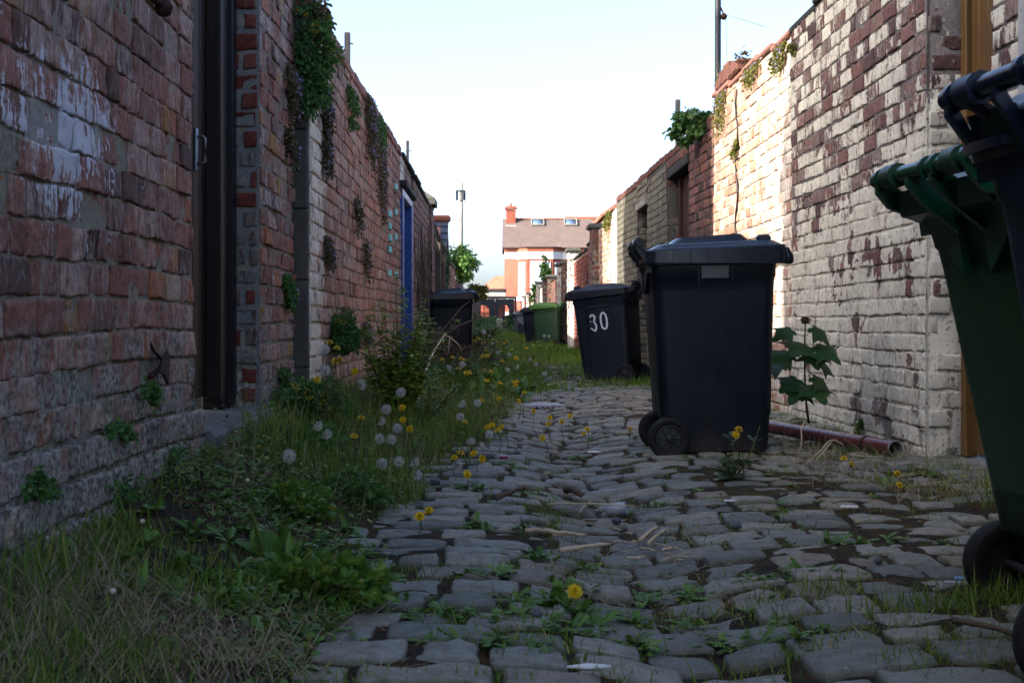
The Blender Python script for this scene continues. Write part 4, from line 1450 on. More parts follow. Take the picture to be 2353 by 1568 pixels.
def arch_leaf(x0, x1, z0, z1, cx, w, zb, zs, y0, y1):
    """a board with a round-headed opening"""
    mb = MB()
    mb.bbox(x0, x1, y0, y1, z0, zb, .01)
    mb.bbox(x0, cx - w, y0, y1, zb + .002, z1, .01)
    mb.bbox(cx + w, x1, y0, y1, zb + .002, z1, .01)
    n = 14
    for k in range(n):
        a0, a1 = math.pi * k / n, math.pi * (k + 1) / n
        xa, xb = cx + w * math.cos(a0), cx + w * math.cos(a1)
        mb.plate([(xb, zs + w * math.sin(a1)), (xa, zs + w * math.sin(a0)), (xa, z1 - .01), (xb, z1 - .01)], 1, y0 + .004, y1 - .004)
    mb.bbox(cx - .03, cx + .03, y0, y1, zb, zs + w, .005)
    for f in (.3, .75):
        mb.bbox(cx - w, cx + w, y0, y1, zb + f * (zs - zb + w) - .02, zb + f * (zs - zb + w) + .02, .005)
    return mb


arch_leaf(.05, 1.40, .1, 2.25, .62, .36, .95, 1.45, 0, .07).build('gate_leaf', MT['dark_gate'], t, smooth=False)
arch_leaf(1.43, 2.78, .1, 2.25, 2.02, .38, .95, 1.45, 0, .07).build('gate_leaf', MT['dark_gate'], t, smooth=False)
MB().bbox(-.1, 2.95, -.05, .1, 2.26, 2.42, .02).build('head_beam', MT['dark_gate'], t, smooth=False)
MB().bbox(2.80, 2.95, -.06, .12, 0, 2.26, .02).build('post', MT['dark_gate'], t, smooth=False)

HY = 118.0
t = thing('terraced_house', 'sunlit red brick house with white bands, a bay window and a purple slate roof', 'house', (.76, HY, 0))
MB().box(0, 10.2, 0, 8, 0, 7.0).build('wall', HOUSE_BRICK, t)
for z0, z1, n_ in ((6.05, 6.72, 1), (2.42, 2.74, 2), (.9, 1.45, 3)):
    MB().bbox(-.02, 10.22, -.04, 0.0, z0, z1, .01).build('white_band', MT['white_paint'], t, smooth=False)
mb = MB()
mb.bbox(-.05, 10.25, -.12, 0, 6.72, 6.98, .02)
for k in range(48):
    mb.bbox(.05 + k * .21, .05 + k * .21 + .10, -.16, -.1, 6.74, 6.88, .01)
mb.build('cornice', MT['ridge'], t, smooth=False)
MB().tube([(-.15, -.26, 7.02), (10.3, -.26, 7.02)], .07, 8).build('gutter', MT['maroon_door'], t)
# bay
bx = lambda o_: [(1.05 - o_, 0.0), (1.95 - o_ * .4, -.85 - o_), (4.15 + o_ * .4, -.85 - o_), (5.05 + o_, 0.0)]


def bay(z0, z1, o_):
    mb = MB()
    mb.loft([[(x, y, z) for x, y in bx(o_)] for z in (z0, z1)])
    return mb


bay(0, 6.05, 0).build('bay_wall', HOUSE_BRICK, t, smooth=False)
for z0, z1 in ((6.05, 6.72), (2.42, 2.78), (.9, 1.45)):
    bay(z0, z1, .04).build('bay_band', MT['white_paint'], t, smooth=False)
bay(6.72, 7.0, .10).build('bay_cornice', MT['ridge'], t, smooth=False)
bay(7.0, 7.1, .22).build('bay_gutter', MT['maroon_door'], t, smooth=False)


def window(parent, x0, x1, z0, z1, y, ang=0, org=(0, 0), transom=None, mull=None, fr=.09):
    M_ = Matrix.Translation((org[0], org[1], 0)) @ Matrix.Rotation(ang, 4, 'Z')
    mb = MB()
    for a, b, c, d_ in ((x0, x1, z0, z0 + fr), (x0, x1, z1 - fr, z1), (x0, x0 + fr, z0 + fr, z1 - fr), (x1 - fr, x1, z0 + fr, z1 - fr)):
        mb.bbox(a, b, y - .07, y + .02, c, d_, .01, M=M_)
    if transom:
        mb.bbox(x0 + fr, x1 - fr, y - .065, y + .02, transom - .04, transom + .04, .01, M=M_)
    for m_ in (mull or []):
        mb.bbox(m_ - .04, m_ + .04, y - .06, y + .02, z0 + fr, z1 - fr, .01, M=M_)
    f = mb.build('window', MT['upvc'], parent, smooth=False)
    MB().box(x0 + fr * .5, x1 - fr * .5, y - .03, y - .02, z0 + fr * .5, z1 - fr * .5, M=M_).build('pane', MT['glass_pane'], f)
    return f


window(t, 2.18, 3.95, 2.85, 5.85, -.86, transom=4.95)
al = math.atan2(-.85, .90)
window(t, .28, 1.0, 2.85, 5.75, -.012, al, (1.05, 0), transom=4.95)
window(t, .22, .95, 2.85, 5.75, -.012, -al, (4.15, -.85), transom=4.95)
window(t, 2.18, 3.95, .2, .88, -.86)
window(t, .28, 1.0, .1, .88, -.012, al, (1.05, 0))
window(t, 7.0, 8.1, 2.9, 5.6, -.03, transom=4.8)
# roof
mb = MB()
mb.loft([[(-.2, -.35, 7.05), (10.4, -.35, 7.05), (10.4, 3.6, 9.75), (-.2, 3.6, 9.75)], [(-.2, -.35, 7.13), (10.4, -.35, 7.13), (10.4, 3.6, 9.83), (-.2, 3.6, 9.83)]])
mb.loft([[(-.2, 3.6, 9.75), (10.4, 3.6, 9.75), (10.4, 8.2, 6.9), (-.2, 8.2, 6.9)], [(-.2, 3.6, 9.83), (10.4, 3.6, 9.83), (10.4, 8.2, 6.98), (-.2, 8.2, 6.98)]])
rf = mb.build('roof', MT['purple_slate'], t, smooth=False)
mb = MB()
for k in range(24):
    mb.bbox(.9 + k * .4, .9 + k * .4 + .385, 3.44, 3.76, 9.78, 9.93, .05)
mb.build('ridge', MT['ridge'], rf, smooth=False)
c = MB()
c.bbox(.12, .98, 3.0, 3.7, 8.6, 10.6, .01)
c.bbox(.05, 1.05, 2.93, 3.77, 10.6, 10.72, .01)
c.bbox(.0, 1.10, 2.88, 3.82, 10.72, 10.84, .01)
c.bbox(.08, 1.02, 2.96, 3.74, 10.84, 10.95, .01)
ch = c.build('chimney', HOUSE_BRICK, t, smooth=False)
MB().lathe([(.10, 10.95), (.085, 11.2), (.11, 11.25), (.07, 11.25)], 12, Matrix.Translation((.55, 3.35, 0))).build('chimney_pot', MT['ridge'], ch)
MB().bbox(.06, 1.04, 2.55, 3.72, 9.05, 9.22, .02).build('flashing', MT['lead'], ch, smooth=False)
rs = math.atan2(2.70, 3.95)
for x in (2.35, 5.3):
    M_ = Matrix.Translation((x, 2.55, 9.13)) @ Matrix.Rotation(rs, 4, 'X')
    mb = MB()
    for a, b, c_, d_ in ((0, 1.2, -.0, .12), (0, 1.2, 1.0, 1.12), (0, .10, .12, 1.0), (1.10, 1.2, .12, 1.0)):
        mb.bbox(a, b, c_, d_, -.0, .16, .02, M=M_)
    w_ = mb.build('roof_window', MT['slate_plastic' if False else 'concrete'], t, smooth=False)
    MB().box(.08, 1.12, .08, 1.04, .06, .09, M=M_).build('pane', MT['sky_glass'], w_)
d_ = MB()
Md = Matrix.Translation((.55, -.45, 1.95)) @ Matrix.Rotation(R(70), 4, 'X') @ Matrix.Rotation(R(25), 4, 'Y')
d_.lathe([(.001, -.08), (.15, -.06), (.27, 0), (.28, .01), (.15, -.045), (.001, -.065)], 20, Md)
d_.tube([(.55, -.4, 1.9), (.62, -.2, 1.75), (.7, 0, 1.7)], .02, 6)
d_.build('satellite_dish', MT['grey_plastic'], t)

t = thing('terraced_house', 'neighbouring house with a higher red ridge right of the slate roof', 'house', (9.4, HY + 1.5, 0))
MB().box(1.8, 11, 0, 9, 0, 7.2).build('wall', HOUSE_BRICK, t)
mb = MB()
mb.loft([[(-.8, 2.2, 8.6), (11.2, 2.2, 8.6), (11.2, 4.0, 10.05), (-.8, 4.0, 10.05)], [(-.8, 2.2, 8.68), (11.2, 2.2, 8.68), (11.2, 4.0, 10.13), (-.8, 4.0, 10.13)]])
rf = mb.build('roof', MT['purple_slate'], t, smooth=False)
MB().bbox(-3.2, 11.2, 3.9, 4.1, 10.05, 10.2, .04).build('ridge', MT['ridge'], rf, smooth=False)
# gable with red tiles just over the right wall
t = thing('gabled_outhouse', 'gable end with red clay tiles showing above the second sunlit strip', 'outhouse', (2.42, 30.0, .36))
MB().box(0, 3, 0, 4, -.5, 2.75).build('wall', [PAIR_R2[0]], t)
mb = MB()
mb.loft([[(-.1, -.15, 2.6), (1.6, -.15, 3.75), (1.6, 4.1, 3.75), (-.1, 4.1, 2.6)], [(-.1, -.15, 2.68), (1.6, -.15, 3.84), (1.6, 4.1, 3.84), (-.1, 4.1, 2.68)]])
mb.loft([[(3.2, -.15, 2.6), (1.6, -.15, 3.75), (1.6, 4.1, 3.75), (3.2, 4.1, 2.6)], [(3.2, -.15, 2.68), (1.6, -.15, 3.84), (1.6, 4.1, 3.84), (3.2, 4.1, 2.68)]])
mb.build('tiled_roof', MT['red_tile'], t, smooth=False)
mb = MB()
mb.plate([(0, 2.7), (3, 2.7), (1.58, 3.72)], 1, 0, .1)
mb.build('gable', [PAIR_R2[0]], t, smooth=False)

t = thing('bungalow', 'low house with a red pantile roof and brick stack behind the white garage', 'house', (-3.2, 150, 0))
MB().box(.0, 6, 0, 7, 0, 2.9).build('wall', HOUSE_BRICK, t)
mb = MB()
mb.loft([[(-.4, -.4, 2.85), (6.4, -.4, 2.85), (6.4, 3.5, 5.7), (3.2, 3.5, 5.7)], [(-.4, -.4, 2.95), (6.4, -.4, 2.95), (6.4, 3.5, 5.8), (3.2, 3.5, 5.8)]])
mb.loft([[(-.4, -.4, 2.85), (3.2, 3.5, 5.7), (3.2, 3.6, 5.7), (-.4, 7.4, 2.85)], [(-.4, -.4, 2.95), (3.2, 3.5, 5.8), (3.2, 3.6, 5.8), (-.4, 7.4, 2.95)]])
mb.build('pantile_roof', MT['red_tile'], t, smooth=False)
MB().bbox(4.9, 6.2, 1.5, 2.6, 3.4, 6.4, .03).build('chimney', HOUSE_BRICK, t, smooth=False)
t = thing('garage', 'low garage with a white fascia and grey corrugated canopy behind the dark gate', 'garage', (-2.4, 106, 0))
MB().box(0, 3.1, 0, 5, 0, 2.5).build('wall', HOUSE_BRICK, t)
MB().bbox(-.02, 3.12, -.03, 5.02, 2.5, 2.95, .02).build('fascia', MT['white_paint'], t, smooth=False)
MB().bbox(-.1, 3.2, -.15, 5.1, 2.95, 3.2, .03).build('flat_roof', MT['coping_dark'], t, smooth=False)
mb = MB()
mb.loft([[(.4, -1.6, 2.15), (3.15, -1.6, 2.15), (3.15, -.02, 2.7), (.4, -.02, 2.7)], [(.4, -1.6, 2.2), (3.15, -1.6, 2.2), (3.15, -.02, 2.75), (.4, -.02, 2.75)]])
mb.build('canopy', MT['concrete'], t, smooth=False)
t = thing('cream_block', 'squared cream block standing at the foot of the far gate', 'block', (.15, 66, 0))
MB().lathe([(.001, .0), (.16, .02), (.17, .35), (.13, .45), (.16, .5), (.17, .75), (.001, .82)], 10).build('body', MT['cream_block'], t, smooth=False)

# ------------------------------------------------------------------ small things on the lane
c0 = at(1240, 923, 10.9)
t = thing('metal_grid', 'flat pale galvanised grid lying on the setts beyond the weeds', 'grid', (.33, 10.9, gzf(.33, 10.9) + .012), (0, 0, R(6)))
mb = MB()
for k in range(9):
    mb.bbox(-.20 + k * .045, -.20 + k * .045 + .032, -.17, .17, .0, .014, .003)
for y in (-.16, 0, .15):
    mb.bbox(-.205, .20, y - .012, y + .012, .0145, .022, .003)
mb.build('bars', MT['grid_metal'], t, smooth=False)


def ground_at(px, py):
    """where the lane is met at a pixel"""
    y = 3.0
    for _ in range(60):
        x = (px - VPX) * y / FPX
        h = CAMH - gzf(x, y)
        y += .5 * (FPX * h / (py - VPY) - y)
    return (px - VPX) * y / FPX, y


def stick(label, p, q, r, mat='dead_twig', bend=.02, name='stick', forks=()):
    (x0, y0), (x1, y1) = ground_at(*p), ground_at(*q)
    t = thing(name, label, 'stick', (x0, y0, gzf(x0, y0) + r + .022))
    n = 10
    rr = np.random.default_rng(int(p[0]))
    pts = []
    for k in range(n):
        f = k / (n - 1)
        x, y = x0 + (x1 - x0) * f, y0 + (y1 - y0) * f
        pts.append((x - x0, y - y0 + bend * math.sin(f * 5 + p[0]), max(0, gzf(x, y) - gzf(x0, y0)) + bend * .4 * math.sin(f * math.pi) + rr.normal(0, .001)))
    MB().tube(pts, [r * (1 - .35 * k / n) * rr.uniform(.88, 1.1) for k in range(n)], 7).build('wood', MT[mat], t)
    return t


stick('thickest bare stick lying across the lower channel, pointing up left', (1208, 1243), (1322, 1273), .008)
stick('straight stripped stick just below the thickest one', (1285, 1288), (1402, 1301), .008, bend=.006)
stick('dark curved stick half sunk in the middle of the channel', (1302, 1149), (1338, 1166), .016, 'bark', .03)
stick('grey stick in the weeds left of the channel', (1140, 1165), (1206, 1150), .010, 'bark', .02)
stick('short broken stick lying next to the thickest stick', (1270, 1250), (1345, 1268), .007, bend=.01)
stick('forked pale stick on the right edge of the channel, upper', (1468, 1262), (1512, 1232), .008, bend=.012)
stick('forked pale stick on the right edge of the channel, lower', (1490, 1272), (1528, 1236), .007, bend=.012)
stick('long thin straw-like twig crossing the channel near the plastic cup', (1258, 1178), (1462, 1190), .0035, bend=.03)
stick('thin curved twig with a white tip in the channel', (1332, 1190), (1365, 1164), .003, bend=.01)
stick('grey stick on the setts by the right grass tuft', (2190, 1455), (2330, 1492), .008, 'bark', .01)
stick('twig lying on the far setts above the metal grid', (1255, 892), (1320, 884), .010, bend=.02)
rng = np.random.default_rng(77)
for k in range(22):
    px_, py_ = rng.uniform(1395, 1560), rng.uniform(1228, 1320)
    a = rng.uniform(-.6, .6)
    L = rng.uniform(12, 42)
    stick('small splinter of dry wood among the scattered sticks beside the channel', (px_, py_), (px_ + L * math.cos(a), py_ + L * .4 * math.sin(a)), rng.uniform(.002, .0042), bend=.004, name='splinter')['group'] = 'splinters by the channel'


def litter(name, label, cat, px_, py_, mat, pts, th=.004, rot=0, lift=.012):
    x, y = ground_at(px_, py_)
    t = thing(name, label, cat, (x, y, gzf(x, y) + lift), (R(6), 0, rot))
    mb = MB()
    mb.plate(pts, 2, 0, th)
    mb.build('sheet', MT[mat], t, smooth=False)


flat = [(-.035, -.012), (.02, -.02), (.04, .0), (.01, .018), (-.03, .012)]
litter('paper_scrap', 'small oval white scrap on the setts left of the large bin wheel', 'scrap', 1364, 1043, 'litter_white', flat)
litter('paper_scrap', 'white scrap among dead grass right below the big weed', 'scrap', 1675, 1158, 'litter_white', [(-.02, -.006), (.02, -.01), (.02, .005), (-.015, .01)])
litter('paper_scrap', 'crumpled pale scrap on the mossy setts below the yellow dandelions on the right', 'scrap', 1948, 1172, 'litter_white', [(-.03, -.01), (.03, -.012), (.035, .006), (-.02, .012)])
litter('paper_scrap', 'whitish feather-like scrap on the lowest setts', 'scrap', 1350, 1640 - 95, 'litter_white', [(-.04, -.004), (.0, -.012), (.045, .0), (.0, .01)])
litter('plastic_wrapper', 'magenta plastic wrapper at the edge of the left weeds', 'wrapper', 1157, 1058, 'litter_pink', [(-.022, -.01), (.02, -.012), (.022, .01), (-.02, .012)], .012)
litter('plastic_scrap', 'light blue plastic scrap by the green bin wheel', 'scrap', 2216, 1342, 'litter_blue', [(-.03, -.01), (.025, -.014), (.03, .008), (-.02, .014)], .006)
litter('plastic_scrap', 'thin pale blue plastic sliver at the right under the bin', 'scrap', 2215, 1410 - 60, 'litter_clear', [(-.05, -.004), (.05, -.006), (.05, .004), (-.05, .006)])
x, y = ground_at(1392, 1191)
t = thing('plastic_cup', 'crushed cloudy plastic cup lying in the lane channel', 'cup', (x, y, gzf(x, y) + .03), (R(80), R(8), R(75)))
MB().lathe([(.001, 0), (.018, .0), (.021, .03), (.024, .075), (.0225, .075), (.0165, .003)], 14).build('cup', MT['litter_clear'], t)
for k, (px_, py_, r, lab) in enumerate(((1416, 1208, .016, 'blue grey pebble below the crushed cup'), (1430, 1190, .010, 'small pale pebble beside the crushed cup'), (1690, 1302 - 82, .018, 'blue grey stone on the right of the channel'),
                                        (1233, 1442 - 17, .012, 'dark pebble on a sett near the foreground dandelion'), (2018, 1300, .012, 'little dark stone on the right setts'), (1000, 1120, .022, 'flat grey stone among the left weeds'))):
    x, y = ground_at(px_, py_)
    t = thing('pebble', lab, 'pebble', (x, y, gzf(x, y) + .010 + r * .5), (0, 0, k * 1.3))
    rr = [(max(.001, r * math.cos(a) * (1 + .12 * math.sin(3 * a + k))), r * .75 * math.sin(a)) for a in np.linspace(-math.pi / 2, math.pi / 2, 8)]
    MB().lathe(rr, 10).build('stone', MT['pebble'], t)
# ------------------------------------------------------------------ vegetation
RG = np.random.default_rng(2024)


def rand_dirs(n, up=.5, rng=RG):
    a = rng.uniform(0, 2 * math.pi, n)
    e = rng.uniform(up * .3, up, n) if np.isscalar(up) else up
    return np.stack([np.cos(a) * np.cos(e), np.sin(a) * np.cos(e), np.sin(e)], -1), np.stack([-np.sin(a), np.cos(a), np.zeros(n)], -1)


def surf(x, y):
    """top of the soil, as in the ground sheet"""
    return gz(x, y) + .032 * sst(.06, -.14, x - verge_edge(y)) + .012 * sst(12.5, 15, y)


def blades(mb, x, y, h, w, lean, rng, zoff=-.01):
    n = len(x)
    a = rng.uniform(0, 2 * math.pi, n)
    l = np.clip(lean, 0, 1.5)
    D = np.stack([np.cos(a) * np.sin(l), np.sin(a) * np.sin(l), np.cos(l)], -1)
    b = rng.uniform(0, 2 * math.pi, n)
    S = np.stack([np.cos(b), np.sin(b), np.zeros(n)], -1)
    P = np.stack([x, y, surf(x, y) + zoff], -1)
    ribbons(mb, P, D, S, h, w, BLADE, rng.uniform(.02, .35, n), 0, rng.random(n), rng.random(n))


def scatter(n, x0, x1, y0, y1, rng, dens=None):
    # more points near the camera, where a square metre fills more of the picture
    y = 1 / rng.uniform(1 / y1, 1 / y0, n)
    x = rng.uniform(x0, x1, n)
    if dens is not None:
        k = rng.random(n) < dens(x, y)
        x, y = x[k], y[k]
    return x, y


def clump(x, y, s, seed, lo=-.1, hi=.35):
    return sst(lo, hi, fbm(x * s, y * s, 0, seed, 3))


# bare ground under the bins stays clear
def free(x, y):
    k = np.ones(len(x), bool)
    for cx_, cy_, hx_, hy_ in ((1.07, 6.76, .33, .30), (1.25, 14.55, .36, .34)):
        k &= ~((np.abs(x - cx_) < hx_) & (np.abs(y - cy_) < hy_))
    return k


def build_grass():
    rng = np.random.default_rng(31)
    mb = MB()
    # verge on the left
    inv = lambda x, y: sst(.10, -.06, x - verge_edge(y) - .10 * vn(x * 3, y * 3, 0, 71))
    x, y = scatter(95000, -1.0, .8, 2.0, 19, rng, lambda x, y: inv(x, y) * (.2 + .2 * sst(4, 6, y) + .60 * clump(x, y, 2.6, 5, -.2, .35)))
    h = (rng.gamma(4, .013, len(x)) * (.5 + .9 * clump(x, y, 1.3, 9)) + .012) * (.45 + .75 * sst(2.4, 5.0, y))
    blades(mb, x, y, h, rng.uniform(.0022, .0048, len(x)), rng.gamma(2.2, .22, len(x)), rng)
    x, y = scatter(9000, -.9, .35, 4.6, 13, rng, lambda x, y: inv(x, y) * clump(x, y, 2.2, 91, -.1, .3))
    blades(mb, x, y, rng.gamma(5, .026, len(x)) + .03, rng.uniform(.0025, .005, len(x)), rng.gamma(2, .17, len(x)), rng)
    # tall tuft at the foot of the near wall
    for cx_, cy_, n, hh in ((-.93, 2.62, 170, .15), (-.97, 3.3, 70, .10)):
        x, y = rng.normal(cx_, .06, n), rng.normal(cy_, .12, n)
        blades(mb, x, y, rng.uniform(.5, 1, n) * hh, rng.uniform(.003, .006, n), rng.uniform(.05, .7, n), rng)
    # joints between the setts: short tufts in clumps
    x, y = scatter(90000, -.5, 1.95, 2.1, 14, rng, lambda x, y: clump(x, y, 3.1, 15, .02, .5) * (.35 + .65 * clump(x * 1.0, y * 1.0, 11, 16, 0, .4)) * (1 - .75 * sst(.25, .0, np.abs(x - .42))))
    k = free(x, y)
    x, y = x[k], y[k]
    blades(mb, x, y, rng.gamma(3.5, .0078, len(x)) + .008, rng.uniform(.0018, .0036, len(x)), rng.gamma(2.5, .25, len(x)), rng)
    x, y = scatter(16000, .08, .78, 3.0, 10, rng, lambda x, y: np.exp(-((np.abs(x - .42) - .22) / .06) ** 2) * clump(x, y, 2.6, 97, -.1, .35))
    blades(mb, x, y, rng.gamma(3.5, .0085, len(x)) + .008, rng.uniform(.0018, .0034, len(x)), rng.gamma(2.5, .25, len(x)), rng)
    x, y = scatter(9000, -1.0, -.3, 1.9, 3.2, rng, lambda x, y: clump(x, y, 3.0, 99, -.15, .3))
    blades(mb, x, y, rng.gamma(4, .010, len(x)) + .012, rng.uniform(.0018, .0036, len(x)), rng.gamma(2.6, .24, len(x)), rng)
    # rows of grass that follow joints in the foreground and by the right wall
    for cx_, cy_, sx, sy, n, hh in ((.98, 3.02, .10, .05, 260, .10), (1.16, 3.05, .10, .06, 330, .12), (.80, 3.25, .05, .03, 160, .085), (1.05, 2.72, .12, .03, 200, .07), (.62, 2.75, .05, .02, 90, .06),
                                    (1.2, 2.6, .1, .03, 150, .08), (.75, 2.62, .06, .02, 80, .05), (.2, 2.62, .10, .02, 160, .05), (.0, 2.75, .10, .02, 160, .05), (-.1, 2.45, .12, .02, 160, .06), (.45, 3.2, .06, .03, 150, .07),
                                    (.9, 3.9, .07, .03, 130, .05), (1.3, 4.4, .12, .03, 130, .05), (.62, 4.0, .10, .02, 140, .045), (.1, 3.6, .16, .02, 240, .05), (1.45, 5.2, .2, .05, 260, .05), (.55, 4.9, .08, .05, 200, .05), (.2, 5.0, .03, .25, 240, .045)):
        x, y = rng.normal(cx_, sx, n), rng.normal(cy_, sy, n)
        blades(mb, x, y, rng.uniform(.4, 1, n) * hh, rng.uniform(.002, .0042, n), rng.uniform(.05, .8, n), rng)
    # foot of the right wall
    x, y = scatter(9000, 1.35, 1.97, 4.6, 12, rng, lambda x, y: sst(1.40, 1.9, x) * (.12 + clump(x, y, 3.5, 19)))
    blades(mb, x, y, rng.gamma(4, .014, len(x)) + .015, rng.uniform(.002, .004, len(x)), rng.gamma(2.2, .28, len(x)), rng)
    mb.build('grass', MT['grass'], kind='stuff', label='short wild grass in the verge and between the setts', smooth=False)
    # lush grass farther up the lane
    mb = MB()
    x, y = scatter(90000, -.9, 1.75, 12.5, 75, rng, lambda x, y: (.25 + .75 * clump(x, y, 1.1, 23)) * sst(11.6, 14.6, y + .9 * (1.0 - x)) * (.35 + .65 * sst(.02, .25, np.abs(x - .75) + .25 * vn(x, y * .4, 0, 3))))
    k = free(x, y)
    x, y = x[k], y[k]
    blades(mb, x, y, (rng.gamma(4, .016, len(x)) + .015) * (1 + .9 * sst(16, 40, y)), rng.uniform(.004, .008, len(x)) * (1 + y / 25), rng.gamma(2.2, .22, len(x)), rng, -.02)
    mb.build('lush_grass', MT['grass_far'], kind='stuff', label='brighter lush grass covering the lane farther up', smooth=False)
    # dry grass and straw
    mb = MB()
    fore = lambda x, y: sst(-.15, -.5, x) * sst(3.1, 2.35, y + .35 * vn(x * 3, y * 3, 0, 4))
    x, y = scatter(6500, -1.0, -.1, 1.9, 3.3, rng, lambda x, y: fore(x, y) * (.15 + .85 * clump(x, y, 3.2, 14, -.2, .2)))
    blades(mb, x, y, rng.gamma(4, .0125, len(x)) + .015, rng.uniform(.001, .0022, len(x)), rng.gamma(4.2, .23, len(x)), rng)
    x, y = scatter(9000, -1.0, -.2, 2.4, 6.5, rng, lambda x, y: inv(x, y) * clump(x, y, 3.0, 95, -.1, .3))
    blades(mb, x, y, rng.gamma(4, .012, len(x)) + .012, rng.uniform(.0012, .0024, len(x)), rng.gamma(6, .2, len(x)), rng, .012)
    x, y = scatter(4500, -1.0, -.25, 1.75, 2.55, rng, lambda x, y: sst(-.25, -.42, x))
    blades(mb, x, y, rng.gamma(4, .011, len(x)) + .012, rng.uniform(.001, .002, len(x)), rng.gamma(5, .22, len(x)), rng)
    x, y = scatter(16000, -1.0, .7, 2.0, 18, rng, lambda x, y: inv(x, y) * (.05 + .95 * clump(x, y, 2.0, 27, .05, .5)))
    blades(mb, x, y, rng.gamma(4, .014, len(x)) + .015, rng.uniform(.0012, .0024, len(x)), rng.gamma(4, .27, len(x)), rng)
    x, y = scatter(7000, 1.05, 1.97, 4.7, 7.2, rng, lambda x, y: sst(1.05, 1.55, x + .1 * vn(x * 4, y * 4, 0, 2)) * clump(x, y, 3.0, 29, -.35, .3))
    k = free(x, y)
    x, y = x[k], y[k]
    blades(mb, x, y, rng.gamma(4, .020, len(x)) + .02, rng.uniform(.0014, .003, len(x)), rng.gamma(4, .28, len(x)), rng)
    x, y = scatter(2600, -.3, 1.95, 2.2, 9, rng, lambda x, y: clump(x, y, 2.2, 33, 0, .5))
    blades(mb, x, y, rng.gamma(3, .018, len(x)) + .01, rng.uniform(.0012, .0024, len(x)), rng.uniform(1.1, 1.5, len(x)), rng, .012)
    x, y = scatter(2200, .12, .68, 3.1, 8, rng)
    blades(mb, x, y, rng.gamma(3, .016, len(x)) + .01, rng.uniform(.0012, .003, len(x)), rng.uniform(1.2, 1.5, len(x)), rng, .010)
    x, y = scatter(420, -.95, .45, 4.0, 15, rng, lambda x, y: inv(x, y))
    blades(mb, x, y, rng.uniform(.12, .34, len(x)), rng.uniform(.0018, .0028, len(x)), rng.gamma(1.5, .16, len(x)), rng)
    mb.build('dry_grass', MT['straw'], kind='stuff', label='dry straw-coloured grass in the left corner and along the right wall', smooth=False)


def rosettes(mb, x, y, size, rng, prof=TOOTH, per=(7, 13), wid=.26, elev=(.15, 1.0), zoff=0):
    for i in range(len(x)):
        n = rng.integers(*per)
        a = rng.uniform(0, 2 * math.pi, n)
        e = rng.uniform(*elev, n)
        D = np.stack([np.cos(a) * np.cos(e), np.sin(a) * np.cos(e), np.sin(e)], -1)
        S = np.stack([-np.sin(a), np.cos(a), np.zeros(n)], -1)
        L = size[i] * rng.uniform(.55, 1.1, n)
        P = np.tile([x[i], y[i], float(surf(x[i], y[i])) + zoff], (n, 1)) + rng.normal(0, .006, (n, 3)) * [1, 1, 0]
        ribbons(mb, P, D, S, L, L * wid * rng.uniform(.8, 1.3, n), prof, rng.uniform(.15, .6, n), .35, np.clip(rng.normal(.5, .22, n), 0, 1), rng.random(n))


